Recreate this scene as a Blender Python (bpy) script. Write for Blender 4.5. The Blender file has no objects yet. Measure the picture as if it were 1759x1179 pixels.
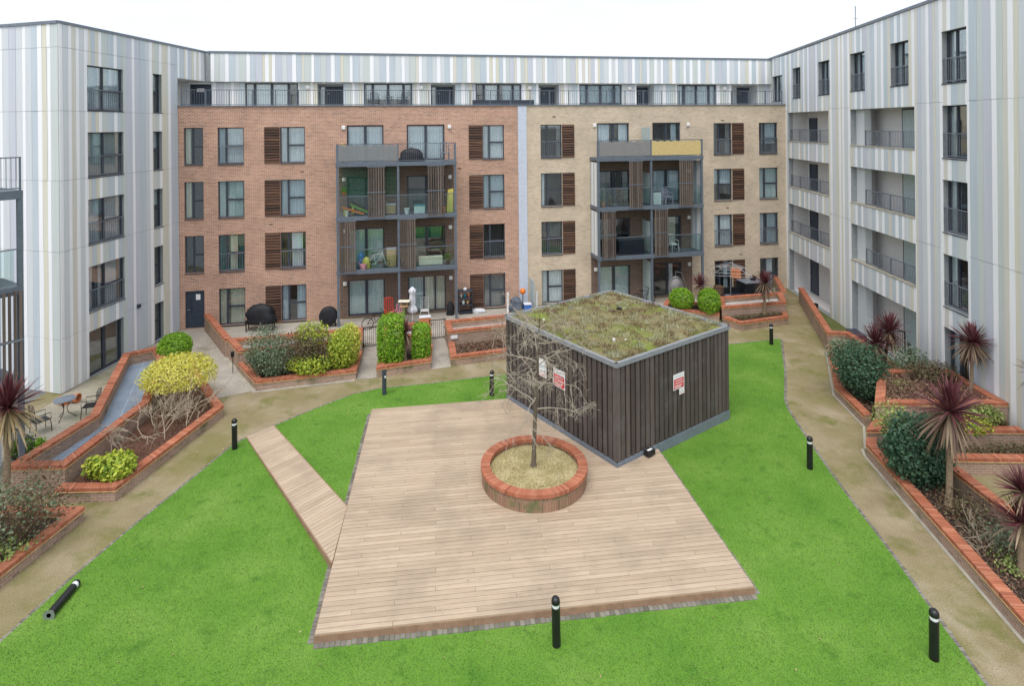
import bpy, math, random
import numpy as np
from mathutils import Vector, Matrix

R = math.radians
scene = bpy.context.scene
col = scene.collection
random.seed(7)
RNG = np.random.default_rng(11)

# ------------------------------------------------------------------ camera
EYE = 10.75                                    # third-floor eye height in metres
cam_d = bpy.data.cameras.new('camera')
cam_d.sensor_fit = 'HORIZONTAL'
cam_d.sensor_width = 36.0
cam_d.lens = 36.0 * 1026.1 / 1759.0
cam_d.shift_x = 0.0019
cam_d.shift_y = -(589.5 - 214.83) / 1759.0
cam_d.clip_start = 0.1
cam_d.clip_end = 3000.0
cam = bpy.data.objects.new('camera', cam_d)
col.objects.link(cam)
cam.rotation_mode = 'QUATERNION'
cam.location = (0, 0, EYE)
m = Matrix.Rotation(R(90), 4, 'X') @ Matrix.Rotation(-0.009, 4, 'Z')
cam.rotation_quaternion = m.to_quaternion()
scene.camera = cam

# ------------------------------------------------------------------ sky: bright overcast
SUN_EL, SUN_AZ = R(64), R(196)                 # high, behind the camera, seen only as a bright patch of cloud
world = bpy.data.worlds.new('World')
scene.world = world
world.use_nodes = True
wn, wl = world.node_tree.nodes, world.node_tree.links
wn.clear()
w_out = wn.new('ShaderNodeOutputWorld')
sky = wn.new('ShaderNodeTexSky')
sky.sky_type = 'NISHITA'
sky.sun_disc = False
sky.sun_elevation = SUN_EL
sky.sun_rotation = SUN_AZ
sky.dust_density = 3.0
bg_sky = wn.new('ShaderNodeBackground')
bg_sky.inputs['Strength'].default_value = 0.05
wl.new(sky.outputs[0], bg_sky.inputs['Color'])
# the cloud sheet: nearly even white with faint soft structure
tc = wn.new('ShaderNodeTexCoord')
mp = wn.new('ShaderNodeMapping'); mp.inputs['Scale'].default_value = (1.2, 1.2, 4.0)
nz = wn.new('ShaderNodeTexNoise'); nz.inputs['Scale'].default_value = 1.6; nz.inputs['Detail'].default_value = 5.0
rp = wn.new('ShaderNodeValToRGB')
rp.color_ramp.elements[0].position = 0.3; rp.color_ramp.elements[0].color = (0.72, 0.765, 0.82, 1)
rp.color_ramp.elements[1].position = 0.7; rp.color_ramp.elements[1].color = (0.95, 0.96, 0.97, 1)
wl.new(tc.outputs['Generated'], mp.inputs['Vector']); wl.new(mp.outputs[0], nz.inputs['Vector'])
wl.new(nz.outputs['Fac'], rp.inputs['Fac'])
bg_cloud = wn.new('ShaderNodeBackground'); bg_cloud.inputs['Strength'].default_value = 0.66
wl.new(rp.outputs['Color'], bg_cloud.inputs['Color'])
addw = wn.new('ShaderNodeAddShader')
wl.new(bg_sky.outputs[0], addw.inputs[0]); wl.new(bg_cloud.outputs[0], addw.inputs[1])
wl.new(addw.outputs[0], w_out.inputs['Surface'])

sun_d = bpy.data.lights.new('sun', 'SUN')
sun_d.energy = 1.5
sun_d.angle = R(40)
sun_d.color = (1.0, 0.97, 0.93)
sun = bpy.data.objects.new('sun', sun_d)
col.objects.link(sun)
sun.location = (0, 0, 60)
sv = Vector((math.sin(SUN_AZ) * math.cos(SUN_EL), math.cos(SUN_AZ) * math.cos(SUN_EL), math.sin(SUN_EL)))
sun.rotation_euler = sv.to_track_quat('Z', 'Y').to_euler()

scene.view_settings.view_transform = 'Standard'
scene.view_settings.look = 'None'
scene.view_settings.exposure = 0.58
scene.view_settings.gamma = 1.0
scene.view_settings.use_curve_mapping = False
scene.cycles.use_denoising = True
scene.cycles.max_bounces = 8
scene.cycles.diffuse_bounces = 3
scene.cycles.glossy_bounces = 3
scene.cycles.transmission_bounces = 4
scene.cycles.transparent_max_bounces = 12
scene.cycles.sample_clamp_indirect = 6.0

# ------------------------------------------------------------------ materials
MATS = {}
def _base(name, rough=0.6, spec=0.4):
    mt = bpy.data.materials.new(name); mt.use_nodes = True
    nt = mt.node_tree; b = nt.nodes['Principled BSDF']
    b.inputs['Roughness'].default_value = rough
    b.inputs['Specular IOR Level'].default_value = spec
    MATS[name] = mt
    return mt, nt.nodes, nt.links, b
def ramp(nodes, stops):
    r = nodes.new('ShaderNodeValToRGB')
    while len(r.color_ramp.elements) > 1: r.color_ramp.elements.remove(r.color_ramp.elements[-1])
    r.color_ramp.elements[0].position = stops[0][0]; r.color_ramp.elements[0].color = (*stops[0][1], 1)
    for p, c in stops[1:]:
        e = r.color_ramp.elements.new(p); e.color = (*c, 1)
    return r
def noise(nodes, links, vec, scale, detail=4, rough=0.55):
    n = nodes.new('ShaderNodeTexNoise'); n.inputs['Scale'].default_value = scale
    n.inputs['Detail'].default_value = detail; n.inputs['Roughness'].default_value = rough
    if vec is not None: links.new(vec, n.inputs['Vector'])
    return n
def mixc(nodes, links, a, b, fac, mode='MIX'):
    mx = nodes.new('ShaderNodeMix'); mx.data_type = 'RGBA'; mx.blend_type = mode
    for sock, v in ((mx.inputs[0], fac), (mx.inputs[6], a), (mx.inputs[7], b)):
        if isinstance(v, (int, float)): sock.default_value = v
        elif isinstance(v, tuple): sock.default_value = (*v, 1)
        else: links.new(v, sock)
    return mx.outputs[2]
def bump(nodes, links, b, h, strength=0.3, dist=0.02):
    bp = nodes.new('ShaderNodeBump'); bp.inputs['Strength'].default_value = strength
    bp.inputs['Distance'].default_value = dist
    links.new(h, bp.inputs['Height']); links.new(bp.outputs[0], b.inputs['Normal'])
def geo_pos(nodes):
    return nodes.new('ShaderNodeNewGeometry').outputs['Position']
def plain(name, c, rough=0.55, spec=0.4, metal=0.0, vary=0.10, scale=6.0):
    """paint, metal or plastic with a little uneven tone"""
    mt, n, l, b = _base(name, rough, spec)
    b.inputs['Metallic'].default_value = metal
    nn = noise(n, l, geo_pos(n), scale, 5)
    r = ramp(n, [(0.3, tuple(x * (1 - vary) for x in c)), (0.7, tuple(min(1, x * (1 + vary)) for x in c))])
    l.new(nn.outputs['Fac'], r.inputs['Fac']); l.new(r.outputs['Color'], b.inputs['Base Color'])
    return mt
def per_object(name, c0, c1, rough=0.6, grain=(1, 1, 1), gscale=6.0, gamt=0.35, bumps=0.15, spec=0.3, dirt=None):
    """timber: each piece its own tone between c0 and c1, with grain"""
    mt, n, l, b = _base(name, rough, spec)
    oi = n.new('ShaderNodeObjectInfo')
    r = ramp(n, [(0.0, c0), (1.0, c1)])
    l.new(oi.outputs['Random'], r.inputs['Fac'])
    tc_ = n.new('ShaderNodeTexCoord')
    mp_ = n.new('ShaderNodeMapping'); mp_.inputs['Scale'].default_value = grain
    l.new(tc_.outputs['Object'], mp_.inputs['Vector'])
    ad = n.new('ShaderNodeVectorMath'); ad.operation = 'ADD'
    l.new(mp_.outputs[0], ad.inputs[0])
    cb = n.new('ShaderNodeCombineXYZ')
    ml = n.new('ShaderNodeMath'); ml.operation = 'MULTIPLY'; ml.inputs[1].default_value = 37.0
    l.new(oi.outputs['Random'], ml.inputs[0]); l.new(ml.outputs[0], cb.inputs[0]); l.new(ml.outputs[0], cb.inputs[2])
    l.new(cb.outputs[0], ad.inputs[1])
    nn = noise(n, l, ad.outputs[0], gscale, 6, 0.6)
    gr = ramp(n, [(0.25, (1 - gamt,) * 3), (0.75, (1 + gamt * 0.4,) * 3)])
    l.new(nn.outputs['Fac'], gr.inputs['Fac'])
    c = mixc(n, l, r.outputs['Color'], gr.outputs['Color'], 1.0, 'MULTIPLY')
    if dirt:
        dn = noise(n, l, geo_pos(n), dirt[1], 4, 0.6)
        dr = ramp(n, [(dirt[2], (0, 0, 0)), (dirt[3], (1, 1, 1))])
        l.new(dn.outputs['Fac'], dr.inputs['Fac'])
        c = mixc(n, l, c, dirt[0], dr.outputs['Color'])
    l.new(c, b.inputs['Base Color'])
    bump(n, l, b, nn.outputs['Fac'], bumps, 0.01)
    return mt
def brick(name, cols, mortar, bw=0.225, rh=0.075, ms=0.010, stain=None, rot=0):
    mt, n, l, b = _base(name, 0.85, 0.25)
    uv = n.new('ShaderNodeUVMap')
    vec = uv.outputs[0]
    if rot:
        mp_ = n.new('ShaderNodeMapping'); mp_.inputs['Rotation'].default_value = (0, 0, rot)
        l.new(vec, mp_.inputs['Vector']); vec = mp_.outputs[0]
    bt = n.new('ShaderNodeTexBrick')
    bt.inputs['Scale'].default_value = 1.0
    bt.inputs['Brick Width'].default_value = bw; bt.inputs['Row Height'].default_value = rh
    bt.inputs['Mortar Size'].default_value = ms; bt.inputs['Mortar Smooth'].default_value = 0.2
    bt.inputs['Bias'].default_value = 0.0
    bt.inputs['Color1'].default_value = (*cols[0], 1); bt.inputs['Color2'].default_value = (*cols[1], 1)
    bt.inputs['Mortar'].default_value = (*mortar, 1)
    l.new(vec, bt.inputs['Vector'])
    # occasional dark or pale bricks: a second brick field with the same joints
    bt2 = n.new('ShaderNodeTexBrick')
    for k in ('Scale', 'Brick Width', 'Row Height', 'Mortar Size', 'Mortar Smooth'):
        bt2.inputs[k].default_value = bt.inputs[k].default_value
    bt2.inputs['Color1'].default_value = (0, 0, 0, 1); bt2.inputs['Color2'].default_value = (1, 1, 1, 1)
    bt2.inputs['Mortar'].default_value = (0, 0, 0, 1)
    l.new(vec, bt2.inputs['Vector'])
    dr = ramp(n, [(0.86, (0, 0, 0)), (0.97, (0.7, 0.7, 0.7))]); l.new(bt2.outputs['Color'], dr.inputs['Fac'])
    c = mixc(n, l, bt.outputs['Color'], cols[2], dr.outputs['Color'])
    big = noise(n, l, geo_pos(n), 0.8, 6, 0.65)
    br = ramp(n, [(0.3, (0.84,) * 3), (0.7, (1.12,) * 3)]); l.new(big.outputs['Fac'], br.inputs['Fac'])
    c = mixc(n, l, c, br.outputs['Color'], 1.0, 'MULTIPLY')
    if stain:
        sn = noise(n, l, geo_pos(n), stain[1], 5, 0.6)
        sr = ramp(n, [(stain[2], (0, 0, 0)), (stain[3], (1, 1, 1))]); l.new(sn.outputs['Fac'], sr.inputs['Fac'])
        c = mixc(n, l, c, stain[0], sr.outputs['Color'])
    l.new(c, b.inputs['Base Color'])
    inv = n.new('ShaderNodeMath'); inv.operation = 'SUBTRACT'; inv.inputs[0].default_value = 1.0
    l.new(bt.outputs['Fac'], inv.inputs[1])
    bump(n, l, b, inv.outputs[0], 0.5, 0.01)
    return mt
def ground_mat(name, stops, scale, patch=None, fine=40.0, rough=0.9, bstr=0.3, bdist=0.02, detail=8):
    mt, n, l, b = _base(name, rough, 0.2)
    g = geo_pos(n)
    a = noise(n, l, g, scale, detail, 0.6)
    r = ramp(n, stops); l.new(a.outputs['Fac'], r.inputs['Fac'])
    c = r.outputs['Color']
    for pc, ps, p0, p1 in (patch or []):
        pn = noise(n, l, g, ps, 6, 0.62)
        pr = ramp(n, [(p0, (0, 0, 0)), (p1, (1, 1, 1))]); l.new(pn.outputs['Fac'], pr.inputs['Fac'])
        c = mixc(n, l, c, pc, pr.outputs['Color'])
    f = noise(n, l, g, fine, 3, 0.7)
    fr = ramp(n, [(0.3, (0.66,) * 3), (0.7, (1.28,) * 3)]); l.new(f.outputs['Fac'], fr.inputs['Fac'])
    c = mixc(n, l, c, fr.outputs['Color'], 1.0, 'MULTIPLY')
    l.new(c, b.inputs['Base Color'])
    bump(n, l, b, f.outputs['Fac'], bstr, bdist)
    return mt
def leaf_mat(name, cols, trans=0.25, rough=0.5):
    mt, n, l, b = _base(name, rough, 0.3)
    g = n.new('ShaderNodeNewGeometry')
    r = ramp(n, [(i / max(1, len(cols) - 1), c) for i, c in enumerate(cols)])
    l.new(g.outputs['Random Per Island'], r.inputs['Fac'])
    l.new(r.outputs['Color'], b.inputs['Base Color'])
    tr = n.new('ShaderNodeBsdfTranslucent'); l.new(r.outputs['Color'], tr.inputs['Color'])
    mx = n.new('ShaderNodeMixShader'); mx.inputs[0].default_value = trans
    l.new(b.outputs[0], mx.inputs[1]); l.new(tr.outputs[0], mx.inputs[2])
    l.new(mx.outputs[0], n['Material Output'].inputs['Surface'])
    return mt
def glass_mat(name, tint, fac0=0.06, fac1=0.55, rough=0.02, edge=0.25):
    mt, n, l, b = _base(name)
    n.remove(b)
    t = n.new('ShaderNodeBsdfTransparent'); t.inputs['Color'].default_value = (*tint, 1)
    gl = n.new('ShaderNodeBsdfGlossy'); gl.inputs['Roughness'].default_value = rough
    gl.inputs['Color'].default_value = (0.92, 0.95, 0.97, 1)
    lw = n.new('ShaderNodeLayerWeight'); lw.inputs['Blend'].default_value = edge
    mr = n.new('ShaderNodeMapRange'); mr.inputs[3].default_value = fac0; mr.inputs[4].default_value = fac1
    l.new(lw.outputs['Fresnel'], mr.inputs[0])
    mx = n.new('ShaderNodeMixShader')
    l.new(mr.outputs[0], mx.inputs[0]); l.new(t.outputs[0], mx.inputs[1]); l.new(gl.outputs[0], mx.inputs[2])
    l.new(mx.outputs[0], n['Material Output'].inputs['Surface'])
    return mt
def curtain_mat(name, c):
    mt, n, l, b = _base(name, 0.9, 0.1)
    nn = noise(n, l, geo_pos(n), 9.0, 3)
    r = ramp(n, [(0.3, tuple(x * 0.86 for x in c)), (0.7, c)]); l.new(nn.outputs['Fac'], r.inputs['Fac'])
    l.new(r.outputs['Color'], b.inputs['Base Color'])
    return mt

brick('red_brick', [(0.53, 0.275, 0.178), (0.40, 0.185, 0.118), (0.28, 0.15, 0.11)], (0.57, 0.47, 0.39), ms=0.013)
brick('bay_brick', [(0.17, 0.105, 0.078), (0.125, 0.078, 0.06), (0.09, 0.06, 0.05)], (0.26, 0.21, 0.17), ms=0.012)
brick('buff_brick', [(0.63, 0.51, 0.37), (0.53, 0.42, 0.295), (0.44, 0.335, 0.235)], (0.61, 0.545, 0.45), ms=0.012)
brick('planter_brick', [(0.40, 0.255, 0.195), (0.32, 0.195, 0.145), (0.23, 0.14, 0.115)], (0.43, 0.36, 0.285), ms=0.012, stain=((0.15, 0.15, 0.08), 1.3, 0.55, 0.72))
brick('ring_brick', [(0.33, 0.175, 0.115), (0.25, 0.135, 0.09), (0.16, 0.10, 0.07)], (0.31, 0.25, 0.18), bw=0.075, rh=0.5, ms=0.010, stain=((0.13, 0.15, 0.06), 2.0, 0.48, 0.66))
mt, n, l, b = _base('coping_brick', 0.7, 0.25)
g = n.new('ShaderNodeNewGeometry')
r = ramp(n, [(0.0, (0.36, 0.120, 0.066)), (0.45, (0.435, 0.158, 0.088)), (0.8, (0.49, 0.205, 0.123)), (1.0, (0.29, 0.098, 0.058))])
l.new(g.outputs['Random Per Island'], r.inputs['Fac'])
nn = noise(n, l, g.outputs['Position'], 1.7, 5)
rr = ramp(n, [(0.35, (0.82,) * 3), (0.7, (1.08,) * 3)]); l.new(nn.outputs['Fac'], rr.inputs['Fac'])
l.new(mixc(n, l, r.outputs['Color'], rr.outputs['Color'], 1.0, 'MULTIPLY'), b.inputs['Base Color'])
plain('joint_mortar', (0.40, 0.25, 0.17), 0.9, vary=0.2)
plain('tile_creasing', (0.52, 0.36, 0.17), 0.8, vary=0.25)
for nm, c in (('clad_white', (0.92, 0.935, 0.955)), ('clad_blue', (0.552, 0.625, 0.674)), ('clad_lilac', (0.593, 0.625, 0.691)),
              ('clad_sage', (0.604, 0.659, 0.636)), ('clad_beige', (0.704, 0.688, 0.613)), ('clad_grey', (0.668, 0.707, 0.725)), ('clad_cream', (0.715, 0.698, 0.579))):
    mt, n, l, b = _base(nm, 0.40, 0.35)
    g_ = geo_pos(n); mp_ = n.new('ShaderNodeMapping'); mp_.inputs['Scale'].default_value = (7, 7, 0.35); l.new(g_, mp_.inputs['Vector'])
    n1 = noise(n, l, mp_.outputs[0], 1.0, 5, 0.6); r1 = ramp(n, [(0.3, (0.92,) * 3), (0.65, (1.0,) * 3)]); l.new(n1.outputs['Fac'], r1.inputs['Fac'])
    l.new(mixc(n, l, c, r1.outputs['Color'], 1.0, 'MULTIPLY'), b.inputs['Base Color'])
plain('clad_joint', (0.30, 0.32, 0.33), 0.7)
plain('frame_metal', (0.045, 0.055, 0.075), 0.45, vary=0.2)
plain('rail_metal', (0.17, 0.195, 0.23), 0.45, vary=0.2)
plain('balcony_steel', (0.120, 0.148, 0.182), 0.45, vary=0.12)
plain('roof_trim', (0.17, 0.20, 0.24), 0.4, vary=0.15)
plain('steel_trim', (0.25, 0.27, 0.295), 0.45, vary=0.12)
plain('pipe_cladding', (0.55, 0.60, 0.70), 0.45, vary=0.08)
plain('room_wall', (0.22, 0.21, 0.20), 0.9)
plain('recess_white', (0.70, 0.685, 0.675), 0.8, vary=0.05)
plain('render_white', (0.74, 0.74, 0.73), 0.75, vary=0.05)
plain('lamp_white', (0.8, 0.8, 0.78), 0.4, vary=0.03)
plain('door_dark', (0.035, 0.05, 0.075), 0.45, vary=0.15)
plain('black_metal', (0.012, 0.012, 0.014), 0.42, vary=0.2)
plain('bollard_black', (0.010, 0.011, 0.013), 0.35, 0.5, vary=0.3)
plain('bollard_lens', (0.80, 0.82, 0.84), 0.3, vary=0.05)
plain('steel_grey', (0.35, 0.37, 0.39), 0.4, metal=0.6, vary=0.1)
plain('white_plastic', (0.75, 0.75, 0.76), 0.5)
plain('concrete', (0.37, 0.35, 0.29), 0.9, vary=0.2, scale=2.5)
plain('tarpaulin', (0.014, 0.015, 0.019), 0.62, 0.35, vary=0.4)
plain('dull_cloth', (0.10, 0.12, 0.15), 0.85, vary=0.4)
plain('pool_liner', (0.03, 0.035, 0.06), 0.3, vary=0.2)
plain('orange_plastic', (0.75, 0.20, 0.03), 0.45)
plain('green_plastic', (0.16, 0.45, 0.05), 0.45)
plain('blue_plastic', (0.05, 0.16, 0.50), 0.45)
plain('yellow_plastic', (0.70, 0.60, 0.12), 0.45)
plain('red_plastic', (0.50, 0.05, 0.03), 0.45)
plain('teal_cloth', (0.03, 0.25, 0.28), 0.8)
plain('pink_plastic', (0.65, 0.30, 0.36), 0.5)
plain('lilac_cloth', (0.45, 0.36, 0.52), 0.9)
plain('grey_cloth', (0.62, 0.63, 0.68), 0.9)
plain('brown_timber', (0.14, 0.085, 0.055), 0.75, vary=0.25, scale=9)
plain('pine_timber', (0.52, 0.34, 0.18), 0.7, vary=0.15, scale=9)
plain('terracotta', (0.55, 0.20, 0.08), 0.75, vary=0.2)
plain('netting', (0.02, 0.17, 0.10), 0.8)
plain('sign_white', (0.80, 0.81, 0.82), 0.4, vary=0.03)
plain('sign_red', (0.62, 0.03, 0.05), 0.4, vary=0.06)
plain('sign_pale', (0.82, 0.55, 0.55), 0.4, vary=0.05)
plain('bamboo_yellow', (0.60, 0.47, 0.215), 0.7, vary=0.15, scale=14)
plain('wicker_grey', (0.24, 0.235, 0.235), 0.8, vary=0.18, scale=20)
plain('screen_grey', (0.20, 0.215, 0.225), 0.8, vary=0.15, scale=20)
glass_mat('window_glass', (0.92, 0.96, 0.97), 0.09, 0.6)
glass_mat('balustrade_glass', (0.84, 0.92, 0.915), 0.06, 0.45)
plain('frosted_panel', (0.44, 0.54, 0.54), 0.35, vary=0.08)
glass_mat('divider_glass', (0.42, 0.56, 0.56), 0.10, 0.5, rough=0.2)
for nm, c in (('curtain_white', (0.92, 0.94, 0.96)), ('curtain_cream', (0.82, 0.77, 0.62)), ('curtain_teal', (0.02, 0.16, 0.15)), ('curtain_blue', (0.64, 0.72, 0.77)), ('blind_grey', (0.34, 0.33, 0.32)), ('curtain_green', (0.68, 0.78, 0.76))):
    curtain_mat(nm, c)
per_object('shed_timber', (0.080, 0.066, 0.060), (0.135, 0.110, 0.098), 0.75, (6, 6, 0.5), 3.0, 0.35, 0.2, dirt=((0.135, 0.128, 0.124), 1.4, 0.52, 0.80))
per_object('screen_timber', (0.095, 0.075, 0.064), (0.19, 0.15, 0.125), 0.75, (6, 6, 0.5), 3.0, 0.3)
per_object('shutter_timber', (0.06, 0.032, 0.022), (0.155, 0.080, 0.050), 0.75, (1.0, 6, 6), 3.0, 0.4)
per_object('deck_timber', (0.430, 0.330, 0.235), (0.520, 0.408, 0.300), 0.7, (0.5, 9, 9), 3.0, 0.26, 0.12, dirt=((0.285, 0.228, 0.168), 0.6, 0.47, 0.82))
plain('deck_fascia', (0.30, 0.185, 0.12), 0.65, vary=0.18, scale=5)
plain('deck_gap', (0.07, 0.05, 0.035), 0.9)
ground_mat('path_gravel', [(0.3, (0.225, 0.180, 0.105)), (0.5, (0.295, 0.242, 0.150)), (0.7, (0.355, 0.300, 0.205))], 0.7,
           [((0.215, 0.190, 0.085), 0.42, 0.40, 0.62), ((0.36, 0.31, 0.22), 0.35, 0.56, 0.74), ((0.145, 0.150, 0.040), 0.9, 0.52, 0.70)], fine=34.0, bstr=0.6)
ground_mat('patio_paving', [(0.3, (0.30, 0.275, 0.215)), (0.7, (0.42, 0.39, 0.31))], 1.0, [((0.22, 0.22, 0.12), 0.6, 0.52, 0.70)], fine=18.0, bstr=0.15)
ground_mat('pale_paving', [(0.3, (0.33, 0.30, 0.26)), (0.7, (0.44, 0.40, 0.35))], 1.3, [((0.20, 0.18, 0.13), 0.7, 0.55, 0.75)], fine=18.0, bstr=0.15)
ground_mat('lawn_turf', [(0.25, (0.075, 0.195, 0.020)), (0.5, (0.120, 0.255, 0.031)), (0.75, (0.180, 0.310, 0.056))], 0.5,
           [((0.060, 0.165, 0.018), 1.6, 0.56, 0.74), ((0.045, 0.12, 0.015), 6.0, 0.64, 0.74)], fine=38.0, bstr=0.5, bdist=0.03)
ground_mat('soil', [(0.3, (0.075, 0.036, 0.024)), (0.7, (0.15, 0.075, 0.052))], 2.2, fine=22.0, bstr=0.8, bdist=0.05)
ground_mat('dark_soil', [(0.3, (0.035, 0.026, 0.020)), (0.7, (0.085, 0.062, 0.045))], 2.2, fine=22.0, bstr=0.8, bdist=0.05)
ground_mat('pale_gravel', [(0.3, (0.36, 0.34, 0.33)), (0.7, (0.52, 0.50, 0.49))], 2.0, fine=30.0, bstr=0.6)
ground_mat('ring_litter', [(0.3, (0.38, 0.31, 0.14)), (0.5, (0.50, 0.43, 0.23)), (0.7, (0.58, 0.51, 0.31))], 2.6, [((0.19, 0.20, 0.05), 1.6, 0.6, 0.72)], fine=24.0, bstr=0.8, bdist=0.05)
ground_mat('sedum', [(0.25, (0.12, 0.085, 0.042)), (0.45, (0.215, 0.175, 0.085)), (0.6, (0.27, 0.245, 0.135)), (0.8, (0.34, 0.28, 0.165))], 1.3,
           [((0.20, 0.245, 0.05), 0.6, 0.47, 0.64)], fine=20.0, bstr=0.9, bdist=0.06)
ground_mat('dark_turf', [(0.3, (0.08, 0.10, 0.03)), (0.7, (0.15, 0.16, 0.06))], 1.0, fine=22.0)
ground_mat('far_ground', [(0.3, (0.16, 0.16, 0.15)), (0.7, (0.22, 0.21, 0.20))], 0.1)
mt, n, l, b = _base('sett_stone', 0.85, 0.25)
g = n.new('ShaderNodeNewGeometry')
r = ramp(n, [(0.0, (0.13, 0.12, 0.105)), (0.5, (0.185, 0.172, 0.15)), (1.0, (0.25, 0.232, 0.20))])
l.new(g.outputs['Random Per Island'], r.inputs['Fac']); l.new(r.outputs['Color'], b.inputs['Base Color'])
plain('grating_metal', (0.30, 0.37, 0.46), 0.45, vary=0.15, scale=2.0)
plain('bark', (0.13, 0.105, 0.075), 0.9, vary=0.35, scale=18)
plain('twig', (0.33, 0.29, 0.225), 0.85, vary=0.25, scale=6)
plain('twig_pale', (0.40, 0.33, 0.245), 0.85, vary=0.2, scale=6)
plain('twig_brown', (0.19, 0.12, 0.085), 0.9, vary=0.3, scale=6)
plain('cordyline_trunk', (0.27, 0.20, 0.13), 0.9, vary=0.3, scale=14)
leaf_mat('leaf_box', [(0.08, 0.20, 0.012), (0.17, 0.36, 0.022), (0.25, 0.46, 0.035), (0.34, 0.54, 0.05)])
leaf_mat('leaf_yellow', [(0.55, 0.53, 0.06), (0.74, 0.69, 0.12), (0.80, 0.75, 0.25), (0.42, 0.47, 0.05)], 0.3)
leaf_mat('leaf_lime', [(0.13, 0.24, 0.03), (0.38, 0.48, 0.05), (0.58, 0.61, 0.08), (0.20, 0.34, 0.04)])
leaf_mat('leaf_dark', [(0.022, 0.062, 0.035), (0.045, 0.11, 0.06), (0.075, 0.155, 0.085), (0.10, 0.17, 0.10)])
leaf_mat('leaf_grey', [(0.07, 0.12, 0.065), (0.13, 0.19, 0.11), (0.20, 0.26, 0.16), (0.26, 0.31, 0.20)])
leaf_mat('leaf_brown', [(0.075, 0.05, 0.032), (0.15, 0.10, 0.06), (0.12, 0.13, 0.055), (0.21, 0.15, 0.095)])
leaf_mat('leaf_variegated', [(0.14, 0.23, 0.05), (0.36, 0.42, 0.14), (0.22, 0.32, 0.07), (0.52, 0.52, 0.24)])
leaf_mat('cordyline_leaf', [(0.075, 0.018, 0.024), (0.12, 0.032, 0.040), (0.165, 0.058, 0.065), (0.21, 0.10, 0.095)], 0.15)
leaf_mat('cordyline_skirt', [(0.085, 0.050, 0.038), (0.15, 0.09, 0.065), (0.235, 0.17, 0.11), (0.33, 0.25, 0.16)], 0.12)
leaf_mat('cordyline_straw', [(0.34, 0.25, 0.12), (0.47, 0.37, 0.20), (0.26, 0.18, 0.09), (0.55, 0.45, 0.27)], 0.12)
leaf_mat('leaf_litter', [(0.17, 0.085, 0.055), (0.25, 0.14, 0.09), (0.12, 0.075, 0.05), (0.30, 0.20, 0.13)], 0.1)
leaf_mat('straw', [(0.44, 0.36, 0.17), (0.56, 0.48, 0.27), (0.34, 0.30, 0.10), (0.64, 0.56, 0.36)], 0.1)
leaf_mat('sedum_tuft', [(0.12, 0.08, 0.04), (0.25, 0.20, 0.10), (0.22, 0.24, 0.08), (0.38, 0.33, 0.22), (0.25, 0.28, 0.07)], 0.1)
leaf_mat('sedum_pale', [(0.30, 0.32, 0.20), (0.42, 0.40, 0.28), (0.25, 0.29, 0.14)], 0.1)
leaf_mat('sedum_brown', [(0.15, 0.10, 0.055), (0.21, 0.145, 0.085), (0.25, 0.185, 0.10)], 0.1)
leaf_mat('grass_blade', [(0.080, 0.180, 0.024), (0.128, 0.250, 0.040), (0.166, 0.292, 0.058), (0.222, 0.338, 0.092)], 0.2)
M = MATS

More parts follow.
